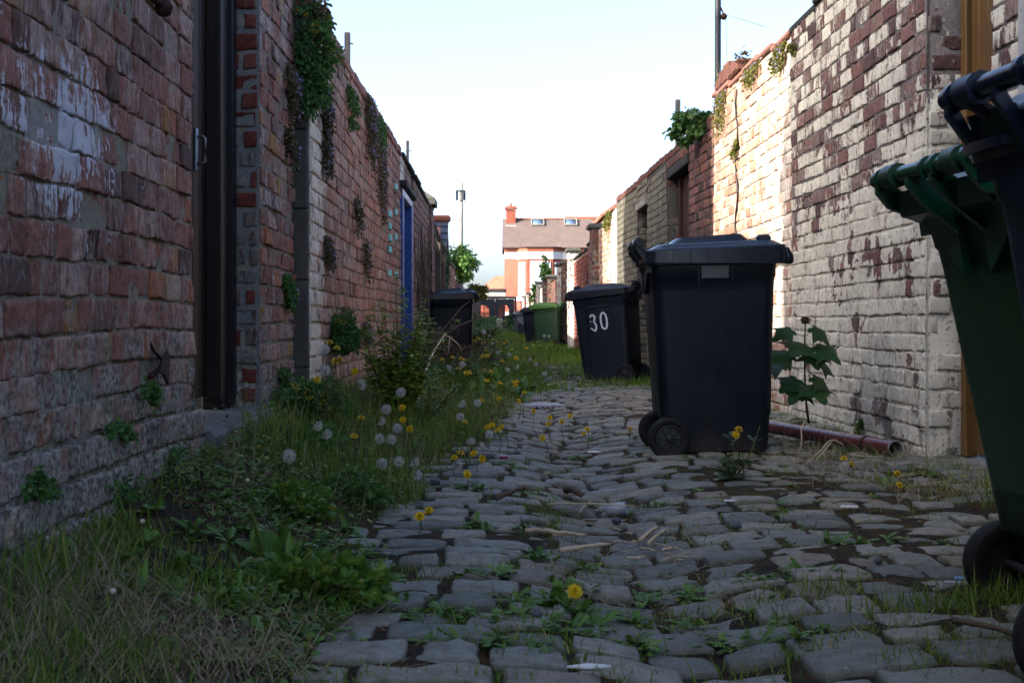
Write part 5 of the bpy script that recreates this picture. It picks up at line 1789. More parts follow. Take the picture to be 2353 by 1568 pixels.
def build_weeds():
    rng = np.random.default_rng(57)
    mb = MB()
    inv = lambda x, y: sst(.12, -.05, x - verge_edge(y) - .10 * vn(x * 3, y * 3, 0, 71)) * sst(2.2, 3.0, y + .3 * (x + .5))
    # rosettes of toothed leaves
    x, y = scatter(420, -.98, .5, 2.4, 15, rng, lambda x, y: inv(x, y) * (.25 + .75 * clump(x, y, 2.1, 61, -.2, .3)))
    rosettes(mb, x, y, rng.uniform(.045, .11, len(x)), rng)
    # rounder leaves
    x, y = scatter(260, -.98, .5, 2.3, 14, rng, lambda x, y: inv(x, y) * clump(x, y, 2.4, 63, -.25, .25))
    rosettes(mb, x, y, rng.uniform(.03, .075, len(x)), rng, OVATE, (6, 14), .6, (.2, 1.2))
    # creeping small leaves: dense low mats
    x, y = scatter(30000, -1.0, .6, 2.1, 15, rng, lambda x, y: inv(x, y) * clump(x, y, 2.8, 67, -.15, .25))
    n = len(x)
    D, S = rand_dirs(n, .9, rng)
    P = np.stack([x, y, surf(x, y) + rng.gamma(2, .020, n) * sst(2.2, 4, y)], -1)
    ribbons(mb, P, D, S, rng.uniform(.012, .03, n), rng.uniform(.010, .022, n), OVATE, .25, .2, rng.random(n), rng.random(n))
    # leaves that follow the joints of the setts
    rows = [(-.32, .60, 3.10), (-.2, .66, 2.95), (-.1, .5, 3.42), (.0, .35, 3.75), (.45, .95, 3.45), (-.25, .2, 4.25), (-.28, .1, 2.72), (.1, .75, 2.86), (-.3, .3, 5.2), (.9, 1.3, 3.9), (-.2, .25, 6.1)]
    xs, ys = [], []
    for a, b, yy in rows:
        m_ = int((b - a) * 26)
        xs.append(rng.uniform(a, b, m_))
        ys.append(rng.normal(yy, .02, m_))
    x, y = np.concatenate(xs), np.concatenate(ys)
    rosettes(mb, x, y, rng.uniform(.028, .065, len(x)), rng, TOOTH, (5, 10), .42, (.15, .9), .01)
    x, y = scatter(260, .3, 1.9, 3.2, 8, rng, lambda x, y: clump(x, y, 2.6, 69, .2, .5))
    k = free(x, y)
    rosettes(mb, x[k], y[k], rng.uniform(.02, .05, k.sum()), rng, OVATE, (5, 9), .45, (.15, .8), .008)
    # right hand patch in front of the pipe
    x, y = scatter(120, 1.15, 1.85, 4.9, 6.6, rng, lambda x, y: clump(x, y, 3, 73, -.1, .3))
    rosettes(mb, x, y, rng.uniform(.03, .085, len(x)), rng, TOOTH, (5, 10), .4, (.15, 1.0))
    mb.build('weeds', MT['weed'], kind='stuff', label='low leafy weeds crowding the left verge and the joints', smooth=False)
    # farther weeds up the middle of the lane
    mb = MB()
    x, y = scatter(520, -.9, .55, 11, 70, rng, lambda x, y: sst(.25, -.1, x - .15 - .25 * vn(x, y * .5, 0, 81)) * (.3 + .7 * clump(x, y, 1.0, 83)))
    rosettes(mb, x, y, rng.uniform(.10, .26, len(x)) * (1 + .3 * sst(25, 60, y)), rng, OVATE, (8, 16), .34, (.3, 1.3))
    mb.build('far_weeds', MT['weed'], kind='stuff', label='taller green weeds filling the left half of the lane farther up', smooth=False)


build_grass()
build_weeds()


# ------------------------------------------------------------------ dandelions
def clock_head(seed, r=.0205, part=1.0):
    rng = np.random.default_rng(seed)
    n = 105
    i = np.arange(n) + .5
    ph, th = np.arccos(1 - 2 * i / n), math.pi * (1 + 5 ** .5) * i
    d = np.stack([np.cos(th) * np.sin(ph), np.sin(th) * np.sin(ph), np.cos(ph)], -1)
    if part < 1:
        ax = unit(rng.normal(size=3))
        d = d[(d @ ax) < (2 * part - 1)]
    n = len(d)
    a = unit(np.cross(d, rng.normal(size=(n, 3))))
    b = np.cross(d, a)
    rr = r * rng.uniform(.9, 1.06, n)
    V, Q, T = [], [], []
    m = MB()
    # filament and a parachute star of six fine hairs
    ribbons(m, d * r * .2, d, a, rr * .78, .0004, (1, 1), 0, 0, rng.random(n))
    for k in range(6):
        an = 2 * math.pi * k / 6
        s = np.cos(an) * a + np.sin(an) * b
        t = np.cos(an + math.pi / 2) * a + np.sin(an + math.pi / 2) * b
        ribbons(m, d * rr[:, None] * .93, unit(s + .42 * d), t, r * .34, .0008, (1, .35), 0, 0, rng.random(n))
    return m


def flower_head(seed, r=.019):
    rng = np.random.default_rng(seed)
    m = MB()
    for n, L, e, z in ((34, 1.0, .12, 0), (30, .85, .45, .002), (24, .6, .85, .004), (14, .38, 1.2, .005)):
        a = np.linspace(0, 2 * math.pi, n, False) + rng.normal(0, .05, n)
        el = e + rng.normal(0, .08, n)
        D = np.stack([np.cos(a) * np.cos(el), np.sin(a) * np.cos(el), np.sin(el)], -1)
        S = np.stack([-np.sin(a), np.cos(a), np.zeros(n)], -1)
        ribbons(m, np.tile([0, 0, z], (n, 1)), D, S, r * L * rng.uniform(.85, 1.08, n), r * .17, (.7, 1, .9, .55), .12, 0, rng.random(n))
    return m


ST_, ST2 = MT['stem'], MT['stem_red']


def stem_mesh(mb, p, bend, r0=.0022, r1=.0016):
    """curved stem from (0,0,0) to p"""
    n = 8
    pts = []
    for k in range(n):
        f = k / (n - 1)
        w = math.sin(f * math.pi) * bend
        pts.append((p[0] * f + w, p[1] * f + w * .4, p[2] * f))
    mb.tube(pts, np.linspace(r0, r1, n), 6)


CLOCKS = [clock_head(k).mesh('clock_head', [MT['clock_fluff']], False) for k in range(3)] + [clock_head(9, .0205, .62).mesh('clock_head', [MT['clock_fluff']], False)]
_c = MB()
_c.lathe([(.0005, -.006), (.0045, -.004), (.0055, 0), (.004, .004), (.0005, .005)], 10)
CORE = _c.mesh('clock_core', [MT['clock_core']])
FLOW = [flower_head(k).mesh('petals', [MT['yellow_petal']], False) for k in range(3)]
_c = MB()
_c.lathe([(.002, -.016), (.0055, -.012), (.0065, -.004), (.0075, .001), (.003, .002)], 10)
CALYX = _c.mesh('calyx', [MT['stem']])
_c = MB()
_c.lathe([(.0018, -.006), (.005, -.004), (.0058, 0), (.0045, .004), (.0008, .005)], 12)
BUTTON = _c.mesh('receptacle', [MT['cream_tip']])


def link(name, me, parent, loc=(0, 0, 0), rot=(0, 0, 0), s=1.0):
    o = bpy.data.objects.new(name, me)
    COL.objects.link(o)
    o.parent, o.location, o.rotation_euler, o.scale = parent, loc, rot, (s, s, s)
    return o


def dandelion(kind, label, px, py, y, foot=None, s=1.0, group=None, tilt=None, k=0, part=False):
    rr = random.Random(int(px * 7 + py * 13))
    hd = at(px, py, y)
    fx = hd.x + (foot[0] if foot else rr.uniform(-.03, .03))
    fy = hd.y + (foot[1] if foot else rr.uniform(-.04, .06))
    fz = float(surf(fx, fy)) - .005
    if hd.z < fz + .012:
        hd.z = fz + .012
    names = {'clock': ('dandelion_clock', 'seed head'), 'flower': ('dandelion_flower', 'flower'), 'bald': ('bald_dandelion', 'seed stalk')}
    t = thing(names[kind][0], label, names[kind][1], (fx, fy, fz), group=group)
    d = (hd.x - fx, hd.y - fy, hd.z - fz)
    mb = MB()
    stem_mesh(mb, d, rr.uniform(-.02, .02))
    mb.build('stem', ST2 if rr.random() < .35 else ST_, t)
    if kind == 'clock':
        link('seed_ball', CLOCKS[3 if part else k % 3], t, d, (rr.uniform(0, 3), rr.uniform(0, 3), rr.uniform(0, 3)), s * rr.uniform(.92, 1.08))
        link('core', CORE, t, d, (0, 0, 0), s)
    elif kind == 'flower':
        az = rr.uniform(0, 6.28)
        tl = tilt if tilt is not None else rr.uniform(.1, .75)
        rot = (Matrix.Rotation(-math.pi / 2 + rr.uniform(-.9, .9), 3, 'Z') @ Matrix.Rotation(tl, 3, 'Y') @ Matrix.Rotation(az, 3, 'Z')).to_euler()
        link('petals', FLOW[k % 3], t, d, rot, s * rr.uniform(.9, 1.1))
        link('calyx', CALYX, t, d, rot, s)
    else:
        link('receptacle', BUTTON, t, d, (0, 0, 0), s)
    return t


CL = [  # px, py, depth, label, half blown?
    (745, 803, 5.55, 'topmost white dandelion clock, beside the foot of the stone pilaster', 0),
    (747, 850, 5.5, 'second white dandelion clock, directly below the topmost one by the pilaster', 0),
    (829, 884, 5.7, 'frayed grey dandelion clock standing in front of the leafy shoots', 1),
    (921, 901, 5.7, 'large white dandelion clock under the lower end of the pale dead branch', 0),
    (887, 940, 5.9, 'round clock just left of the two stacked yellow flowers', 0),
    (875, 967, 5.8, 'half blown clock below the round clock left of the stacked yellow flowers', 1),
    (913, 983, 5.6, 'white clock just below the stacked yellow flowers', 0),
    (872, 1007, 5.5, 'broad greyish clock in the low pair beneath the stacked yellow flowers', 0),
    (899, 1009, 5.45, 'smaller right-hand clock of the low pair beneath the stacked yellow flowers', 0),
    (750, 997, 4.9, 'double-looking half blown clock left of the bright single yellow dandelion', 1),
    (729, 977, 4.95, 'ragged tiny clock on a bent pale stem, left of the double-looking clock', 1),
    (664, 1047, 4.2, 'big complete clock standing alone nearest the brown door step', 0),
    (916, 1060, 4.8, 'tall oval clock in the lower group, right of its neighbour', 0),
    (877, 1065, 4.95, 'fluffy clock in the lower group, left of the oval clock', 0),
    (957, 1090, 4.9, 'lowest small clock leaning over the edge of the setts', 1),
    (951, 1061, 5.2, 'tiny faded clock between the oval clock and the setts', 1),
    (1030, 845, 8.6, 'flattened white clock in front of the bin behind the brambles', 1),
    (1062, 837, 8.9, 'grey clock right of the flattened one in front of the bramble bin', 0),
    (1057, 957, 6.6, 'round clock alone in the middle of the verge', 0),
    (1059, 926, 7.0, 'ragged white clock among brown grass above the lone middle clock', 1),
    (1097, 925, 7.3, 'fluffy clock at the right edge of the brown grass', 0),
    (1124, 997, 6.6, 'greyish clock beneath the group of four yellow flowers at the verge edge', 0),
    (1103, 1024, 6.2, 'torn clock below the greyish clock at the verge edge', 1),
    (1051, 1067, 5.6, 'low flat clock just above the setts in the weeds', 1),
    (1082, 1011, 6.3, 'tiny white clock in the dark leaves of the verge edge', 1),
    (1940, 1070, 5.7, 'pale clock below the yellow dandelion near the drainpipe', 0),
    (1278, 1432, 3.05, 'small shaggy white clock low on the foreground setts', 1),
    (1111, 762, 14.0, 'far clock above the weeds beside the bramble bin', 0),
    (1250, 771, 24.0, 'left of two tall far clocks in front of the green bin with the light lid', 0),
    (1261, 772, 24.2, 'right of two tall far clocks in front of the green bin with the light lid', 0),
    (1251, 856, 11.6, 'small lone clock on the bright grass short of the number 30 bin', 1),
    (1085, 690, 20.0, 'small far clock beside the bramble bin lid', 0),
]
for k, (px_, py_, y_, lab, hb) in enumerate(CL):
    dandelion('clock', lab, px_, py_, y_, k=k, part=bool(hb), s=1.0 if y_ < 10 else 1.25)
for px_, py_, y_, lab in ((568, 1102, 3.9, 'tall bald dandelion stalk with a cream tip, upper left foreground'), (327, 1196, 3.15, 'bald dandelion stalk near the foot of the near wall'),
                          (259, 1356, 2.55, 'bald dandelion stalk in the dry grass of the lower left corner'), (700, 1060, 4.9, 'short bald stalk right of the big complete clock')):
    dandelion('bald', lab, px_, py_, y_, foot=(-.03, -.05))

FL = [  # px, py, depth, label
    (924, 936, 5.85, 'upper of two stacked yellow dandelions on the verge', .9), (925, 964, 5.75, 'lower of two stacked yellow dandelions on the verge', 1.1),
    (941, 985, 5.6, 'orange closing dandelion right below the stacked pair', 1.3), (813, 1002, 4.9, 'bright single yellow dandelion facing up in the verge', .35),
    (985, 1172, 4.2, 'upper of two touching dandelions on the setts', .5), (964, 1186, 4.1, 'lower of two touching dandelions on the setts', .7),
    (1320, 1358, 3.10, 'single dandelion between the foreground setts', 1.2), (628, 1272, 3.6, 'half closed dandelion in the dark leaves of the left foreground', 1.0),
    (1697, 986, 5.35, 'upper dandelion beside the sow thistle in front of the large bin', .4), (1690, 998, 5.32, 'lower dandelion beside the sow thistle in front of the large bin', 1.2),
    (1938, 1052, 5.75, 'yellow dandelion in front of the drainpipe', .35), (1956, 1065, 5.6, 'smaller dandelion touching the pale clock by the drainpipe', .5),
    (2061, 1088, 5.45, 'small dandelion just below the open end of the drainpipe', .6), (2066, 1114, 5.1, 'wide open dandelion nearest the ochre door', .9),
    (1263, 959, 7.8, 'upper dandelion of a pair at the left edge of the setts', 1.0), (1260, 973, 7.7, 'lower dandelion of a pair at the left edge of the setts', .7),
    (1310, 955, 7.9, 'dandelion on the setts with the highest head right of the pair', .8), (1290, 968, 7.8, 'tilted dandelion on the setts between the pair and the highest one', .8),
    (1349, 985, 7.3, 'upper of two small dandelions in the middle of the setts', .6), (1341, 995, 7.2, 'lower of two small dandelions in the middle of the setts', .6),
    (1448, 985, 7.3, 'small dandelion just left of the large bin', .6), (1246, 1006, 7.0, 'drooping dandelion over the edge of the channel', 1.2),
    (1152, 980, 6.8, 'largest of four dandelions in a group at the verge edge', 1.0), (1131, 976, 6.9, 'tilted dandelion left of the largest in the group of four', .9),
    (1120, 981, 6.9, 'leftmost dandelion of the group of four at the verge edge', .9), (1142, 989, 6.7, 'lowest dandelion of the group of four at the verge edge', .3),
    (1088, 1041, 6.0, 'right-tilted dandelion in the dark leaves at the verge edge', 1.0), (1058, 1040, 6.0, 'thin dandelion seen edge-on in the dark leaves', .3),
    (1043, 1051, 5.8, 'flat open dandelion left in the dark leaves at the verge edge', .5), (1107, 1053, 5.7, 'closing dandelion right in the dark leaves at the verge edge', 1.3),
    (1073, 1089, 5.2, 'dandelion leaning over the first setts below the verge edge', 1.1), (1068, 969, 6.7, 'small dandelion right below the lone middle clock', .5),
    (1192, 921, 8.8, 'dandelion standing at the corner of the metal grid', 1.0), (1226, 944, 8.4, 'small dandelion right of the metal grid corner', 1.0),
    (1120, 875, 9.3, 'larger of the two bunched dandelions at mid-lane left', .5), (1114, 873, 9.4, 'smaller of the two bunched dandelions at mid-lane left', .5), (1149, 880, 9.1, 'dandelion right of the bunched two', .4),
    (1146, 916, 8.2, 'solitary dandelion below the bunched two', .9), (1180, 878, 9.8, 'left dandelion of a pair on the bright grass edge', .5), (1188, 876, 9.9, 'right dandelion of a pair on the bright grass edge', .5),
    (728, 872, 5.45, 'bright yellow flower left of the frayed clock', .8), (757, 787, 5.6, 'yellow dandelion just above the topmost clock', .2), (780, 826, 5.8, 'right dandelion of the pair under the fern bush', .7), (770, 829, 5.8, 'left dandelion of the pair under the fern bush', .7),
    (774, 800, 5.7, 'small dandelion between the topmost clock and the fern bush', .3), (815, 853, 5.9, 'dandelion seen edge-on above the frayed clock', 1.2), (830, 960, 5.2, 'flat dandelion above the bright single one', .2), (1106, 920, 8.0, 'dandelion behind the fluffy clock at the brown grass', .5),
]
for k, (px_, py_, y_, lab, tl) in enumerate(FL):
    dandelion('flower', lab, px_, py_, y_, k=k, tilt=tl, s=.95)
G1 = 'far dandelions in front of the bramble bin'
for px_, py_, y_ in ((1015, 826, 10.5), (1039, 821, 10.8), (1059, 824, 10.6), (1066, 827, 10.4), (1054, 847, 9.6), (1071, 858, 9.4), (1078, 856, 9.4)):
    dandelion('flower', 'yellow dandelion among the far weeds directly in front of the bramble bin', px_, py_, y_, group=G1, s=1.15)
G2 = 'far dandelions up the lane'
for px_, py_, y_ in ((1110, 819, 13.0), (1119, 817, 13.2), (1117, 806, 15), (1153, 830, 12.3), (1186, 822, 14), (1128, 853, 11.2), (1140, 786, 19), (1150, 785, 20), (1158, 788, 19), (1164, 784, 20), (1133, 780, 21), (1104, 780, 19), (1098, 776, 20), (1147, 792, 18), (1112, 787, 18), (1090, 783, 18), (1204, 902, 9.6), (1184, 884, 10), (1175, 803, 19), (1209, 800, 21)):
    dandelion('flower', 'yellow dandelion head in the far weeds up the lane, past the bramble bin', px_, py_, y_, group=G2, s=1.5 if y_ > 12 else 1.1)
G3 = 'small pale seed heads up the lane'
for px_, py_, y_ in ((1124, 772, 20), (1131, 790, 18), (1118, 800, 16), (1170, 815, 15), (1216, 824, 14.5), (1095, 792, 17), (1142, 808, 15.5), (1187, 842, 13), (1230, 836, 13.5), (1165, 850, 12)):
    dandelion('clock', 'small pale seed head dotted over the far weeds up the lane', px_, py_, y_, group=G3, s=1.15, part=True)


# ------------------------------------------------------------------ larger plants
def leafy(label, name, cat, loc, stems, leaf, leaf_len, leaf_wid, prof, mat, stem_mat, per, rng, droop=.35, elev=(-.1, .9), start=.15, top_mat=None, fold=.25, group=None, flowers=None, r=.0035):
    """upright plant: stems (tip offsets) with leaves in spirals"""
    t = thing(name, label, cat, loc, group=group)
    sm, lm = MB(), MB()
    tips = []
    for (dx, dy, h, bend) in stems:
        n = 10
        f = np.linspace(0, 1, n)
        pts = np.stack([dx * f + bend * np.sin(f * math.pi), dy * f + bend * .5 * np.sin(f * math.pi), h * f], -1)
        sm.tube(pts, np.linspace(r, r * .35, n), 6)
        m_ = max(3, int(per * h))
        ff = np.sort(rng.uniform(start, 1.0, m_))
        P = np.stack([np.interp(ff, f, pts[:, k]) for k in range(3)], -1)
        a = np.arange(m_) * 2.4 + rng.uniform(0, 6)
        e = rng.uniform(*elev, m_)
        D = np.stack([np.cos(a) * np.cos(e), np.sin(a) * np.cos(e), np.sin(e)], -1)
        S = np.stack([-np.sin(a), np.cos(a), np.zeros(m_)], -1) + rng.normal(0, .25, (m_, 3))
        L = leaf_len * (1.1 - .6 * ff) * rng.uniform(.7, 1.2, m_)
        ribbons(lm, P, D, unit(S), L, L * leaf_wid, prof, droop, fold, np.clip(rng.normal(.5, .25, m_) + .2 * (ff - .5), 0, 1), rng.random(m_))
        tips.append(pts[-1])
    sm.build('stem', stem_mat, t)
    lm.build('leaves', mat, t, smooth=False)
    return t, tips


rng = np.random.default_rng(91)
# leafy shoots in the verge
c = at(905, 800, 7.6)
st = []
for k in range(44):
    st.append((rng.normal(.02, .17), rng.normal(0, .14), rng.uniform(.22, .80) * rng.uniform(.6, 1), rng.normal(0, .03)))
st += [(-.15, 0, .66, .01), (-.10, .05, .70, -.02), (.12, .0, .60, .02), (.20, .02, .55, .02), (-.01, .1, .84, .0), (.03, .0, .78, .02), (.26, .0, .45, .02)]
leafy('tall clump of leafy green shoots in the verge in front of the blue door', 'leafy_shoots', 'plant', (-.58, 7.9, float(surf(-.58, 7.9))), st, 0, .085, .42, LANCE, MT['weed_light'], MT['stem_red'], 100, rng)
st = [(rng.normal(0, .2), rng.normal(0, .25), rng.uniform(.12, .33), rng.normal(0, .02)) for k in range(26)]
leafy('lower leafy growth around the foot of the tall shoots', 'leafy_growth', 'plant', (-.42, 8.4, float(surf(-.42, 8.4))), st, 0, .055, .36, LANCE, MT['weed'], MT['stem'], 70, rng)
st = [(rng.normal(0, .22), rng.normal(0, .3), rng.uniform(.12, .36), rng.normal(0, .02)) for k in range(34)]
leafy('bushy green weed right of the bramble bin', 'leafy_growth', 'plant', (-.30, 13.0, float(surf(-.30, 13.0))), st, 0, .075, .3, LANCE, MT['weed'], MT['stem'], 70, rng)
st = [(rng.normal(0, .25), rng.normal(0, .3), rng.uniform(.15, .4), rng.normal(0, .02)) for k in range(30)]
leafy('bushy weed beside the row of far bins, under the yellow heads', 'leafy_growth', 'plant', (-.1, 19.5, float(surf(-.1, 19.5))), st, 0, .10, .3, LANCE, MT['weed'], MT['stem'], 60, rng)
for (x_, y_, h_, n_, lab) in ((-.75, 34, .9, 40, 'dark bush under the ivy far up the lane on the left'), (-.35, 42, .9, 40, 'dark rounded bush half way to the gate'), (-.75, 55, 1.2, 50, 'tall dark bush in front of the left gate arch'), (.0, 60, .9, 40, 'low dark bush in front of the gate')):
    st = [(rng.normal(0, .45), rng.normal(0, .5), rng.uniform(.35, 1.0) * h_, rng.normal(0, .05)) for k in range(n_)]
    leafy(lab, 'wild_bush', 'bush', (x_, y_, 0), st, 0, .2, .4, LANCE, MT['weed'], MT['stem'], 40, rng, r=.008)
# sow thistle in front of the large bin
x_, y_ = .965, 5.42
st = [(.11, -.02, .23, .015), (.0, .02, .20, .01), (-.05, 0, .14, 0), (.04, .03, .12, 0), (-.02, -.03, .10, .0), (.07, -.04, .11, 0), (-.09, 0, .07, 0), (.02, -.05, .08, 0)]
leafy('blue-green sow thistle with jagged leaves in front of the large bin', 'sow_thistle', 'plant', (x_ - .02, y_, float(surf(x_, y_)) - .0), st, 0, .085, .38, TOOTH, foliage('thistle_leaf', [(0, (.030, .075, .038)), (1, (.055, .11, .055))], .5, .25), MT['stem'], 58, rng, .3, (.1, 1.1), .05, r=.0042)
# dandelion plant between foreground setts
t = thing('dandelion_plant', 'leafy dandelion plant growing between the foreground setts under the single flower', 'plant', (.17, 3.12, gzf(.17, 3.12)))
mb = MB()
rosettes(mb, np.array([.16, .20, .12]), np.array([3.12, 3.08, 3.16]), np.array([.10, .09, .08]), rng, TOOTH, (10, 14), .36, (.2, 1.1), .01)
mb.V = [v - np.array([.17, 3.12, gzf(.17, 3.12)]) for v in mb.V]
mb.build('leaves', MT['weed'], t, smooth=False)
t = thing('dock_plant', 'dock with broad upright leaves near the lower left wall', 'plant', (-.55, 3.35, 0))
mb = MB()
rosettes(mb, np.array([-.56, -.50]), np.array([3.35, 3.3]), np.array([.17, .13]), rng, LANCE, (9, 13), .30, (.5, 1.35), 0)
mb.V = [v - np.array([-.55, 3.35, 0]) for v in mb.V]
mb.build('leaves', MT['weed'], t, smooth=False)
t = thing('dock_plant', 'broad-leaved plant in the left foreground behind the dry grass', 'plant', (-.66, 2.72, 0))
mb = MB()
rosettes(mb, np.array([-.72, -.6, -.5]), np.array([2.72, 2.7, 2.85]), np.array([.11, .10, .09]), rng, LANCE, (7, 11), .30, (.4, 1.3), 0)
mb.V = [v - np.array([-.66, 2.72, 0]) for v in mb.V]
mb.build('leaves', MT['weed'], t, smooth=False)


# ferny corydalis clumps
def ferny(label, c, r, n, rng, flowers=(), mat='corydalis', flat=None, leaf=.022, hang=0.0, core=True):
    t = thing('fern_leaved_plant', label, 'plant', c)
    mb = MB()
    u = unit(rng.normal(size=(n, 3)))
    u[:, 2] = np.abs(u[:, 2]) if flat is None else u[:, 2]
    rad = np.array(r) * rng.uniform(.45, 1.0, n)[:, None] ** .6
    lump = 1 + .45 * fbm(u[:, 0] * 2.2, u[:, 1] * 2.2, u[:, 2] * 2.2, int(c[1] * 10))[:, None]
    P = u * rad * lump
    D = unit(u + rng.normal(0, .5, (n, 3)) + [0, 0, -hang])
    S = unit(np.cross(D, rng.normal(size=(n, 3))))
    L = leaf * rng.uniform(.6, 1.3, n)
    ribbons(mb, P, D, S, L, L * .75, (.15, .7, .5, 1, .6, .7, .1), .25, .25, rng.random(n), rng.random(n))
    mb.build('leaves', MT[mat], t, smooth=False)
    sm = MB()
    for k in range(14):
        p = P[rng.integers(n)] * .9
        sm.tube([(0, 0, -r[2] * .4), tuple(p * .5 + [0, 0, .02]), tuple(p)], .0018, 5)
    sm.build('stem', MT['stem'], t)
    for p in flowers:
        f = MB()
        m_ = 9
        q = np.array(p) + rng.normal(0, .009, (m_, 3))
        d, s_ = rand_dirs(m_, .6, rng)
        ribbons(f, q, d, s_, .018, .008, (.5, 1, .9, .3), .5, .3, rng.random(m_))
        f.build('flower', MT['yellow_petal'], t, smooth=False)
    return t


c = at(712, 118, 6.9)
ferny('big hanging clump of ferny leaves with yellow flowers on top of the stone pilaster', (c.x + .02, 6.86, c.z), (.105, .15, .18), 2200, rng, [(-.06, -.14, .17), (-.01, -.15, .14), (.03, -.15, .09), (.02, -.15, .06), (.10, -.10, -.02)], flat=1, hang=.5)
c = at(714, 205, 6.85)
ferny('trailing lower tail of ferny leaves over the pilaster', (c.x + .01, 6.80, c.z), (.075, .09, .14), 1000, rng, flat=1, hang=.8)
c = at(688, 15, 6.8)
ferny('dark leafy tuft at the very top of the left wall', (c.x, 6.85, c.z + .05), (.10, .14, .15), 1200, rng, flat=1, mat='ivy')
c = at(722, 50, 7.0)
ferny('dry brown leaves caught on top of the stone pilaster', (c.x + .03, 6.95, c.z), (.07, .12, .10), 900, rng, flat=1, mat='dry_leaf', hang=.3)
c = at(788, 765, 7.75)
ferny('rounded ferny bush with two yellow flowers against the pink left wall', (c.x + .0, 7.75, c.z), (.085, .12, .115), 1900, rng, [(-.01, -.10, .07), (.02, -.10, .06)], flat=1, hang=.3)
c = at(660, 920, 6.1)
ferny('low ferny mound with yellow flowers at the foot of the narrow brick pier', (-.86, 6.15, .25), (.16, .28, .14), 3000, rng, [(.02, -.26, .12), (.05, -.26, .08), (-.02, -.24, .13), (.09, -.25, .05), (.12, -.24, .09), (.14, -.22, .03)])
ferny('ferny mound beside the stone step', (-.76, 5.2, .17), (.17, .26, .08), 2600, rng)
ferny('soft feathery green mound in the middle of the verge', (-.50, 4.55, .07), (.12, .14, .07), 1600, rng)
ferny('dark leafy mound at the left edge of the setts', (-.42, 3.05, .04), (.16, .12, .07), 1500, rng, mat='weed', leaf=.03)
ferny('ferny weed mound right of the dock near the wall', (-.62, 4.0, .10), (.12, .15, .06), 1300, rng, mat='weed', leaf=.026)


# trailing toadflax on the left wall
def trailing(label, u, z, w, h, rng, n=500, x=XC, fl=40, mat='toadflax', normal=1, depth=.03, flmat='lilac_petal', leaf=.016, name='trailing_plant'):
    """a plant hanging down the face of a wall (u along the lane)"""
    t = thing(name, label, 'plant', (x, u, z))
    lm, sm = MB(), MB()
    ns = max(6, int(w * 60))
    tips = []
    for k in range(ns):
        u0 = rng.normal(0, w * .28)
        hh = h * rng.uniform(.35, 1.0) * (1 - .5 * abs(u0) / w)
        f = np.linspace(0, 1, 7)
        pts = np.stack([normal * (.012 + depth * np.sin(f * math.pi * .6) * rng.uniform(.3, 1)), u0 + rng.normal(0, .03) * f + .012 * np.sin(f * 7 + k), -hh * f], -1)
        sm.tube(pts, .0009, 4, cap=False)
        m_ = max(6, int(n / ns))
        ff = rng.random(m_)
        P = np.stack([np.interp(ff, f, pts[:, j]) for j in range(3)], -1) + rng.normal(0, .009, (m_, 3))
        P[:, 0] = normal * np.abs(P[:, 0])
        d = unit(rng.normal(size=(m_, 3)) + [normal * .8, 0, -.2])
        s_ = unit(np.cross(d, rng.normal(size=(m_, 3))))
        L = leaf * rng.uniform(.6, 1.3, m_)
        ribbons(lm, P, d, s_, L, L * .9, OVATE, .2, .2, rng.random(m_), rng.random(m_))
        tips.append(P)
    sm.build('stem', MT['stem_red'], t)
    lm.build('leaves', MT[mat], t, smooth=False)
    if fl:
        P = np.concatenate(tips)
        P = P[rng.integers(0, len(P), fl)] + [normal * .016, 0, 0]
        f = MB()
        for p in P:
            m_ = 4
            d = unit(rng.normal(size=(m_, 3)) + [normal * .6, -.5, .0])
            s_ = unit(np.cross(d, rng.normal(size=(m_, 3))))
            ribbons(f, np.tile(p, (m_, 1)), d, s_, .009, .007, (.5, 1, .8), .1, .1, rng.random(m_))
        f.build('blossoms', MT[flmat], t, smooth=False)
    return t


UY = lambda px, X=XC: FPX * -X / (VPX - px)
ZZ = lambda px, py, X=XC: CAMH + (VPY - py) * UY(px, X) / FPX
TR = [(660, 155, .16, .33, 420, 40, XL, 'lilac-flowered trailing plant on the brick pier left of the pilaster'), (655, 300, .10, .22, 200, 10, XL, 'thin trailing tail low on the brick pier'), (652, 640, .12, .14, 300, 4, XL, 'small green tuft in a joint of the brick pier at mid height'),
      (655, 660, .10, .14, 160, 8, XL, 'dry trailing stems below the tuft on the brick pier'), (645, 850, .12, .14, 260, 2, XL, 'dark leaves at the foot of the brick pier'),
      (738, 195, .20, .50, 700, 90, XC, 'long lilac-flowered curtain directly right of the pilaster'), (745, 550, .15, .22, 320, 24, XC, 'lilac-flowered clump lower right of the pilaster'), (742, 330, .13, .22, 260, 26, XC, 'middle lilac-flowered tuft right of the pilaster'), (800, 205, .30, .18, 260, 6, XC, 'ragged green tufts under the coping of the pink wall'),
      (800, 275, .16, .07, 90, 0, XC, 'small pale green tuft high in the pink wall'), (845, 225, .45, .62, 900, 120, XC, 'largest lilac-flowered curtain hanging from the top of the pink wall'), (872, 330, .40, .75, 600, 90, XC, 'lower lilac-flowered curtain reaching far down the pink wall'),
      (868, 270, .5, .35, 420, 4, XC, 'green cushion on the wall top right of the largest lilac curtain'), (815, 460, .22, .30, 160, 16, XC, 'sparse lilac stems at mid height of the pink wall'), (835, 560, .25, .30, 140, 14, XC, 'sparse lilac stems low on the pink wall'), (835, 745, .25, .22, 300, 26, XC, 'lilac-flowered tuft behind the leafy shoots')]
for px_, py_, w_, h_, n_, f_, X_, lab in TR:
    trailing(lab, UY(px_, X_), ZZ(px_, py_, X_), w_ * 1.3, h_ * 1.05, rng, n_ * 3, X_, int(f_ * 1.5), mat='toadflax' if f_ > 8 else 'corydalis')
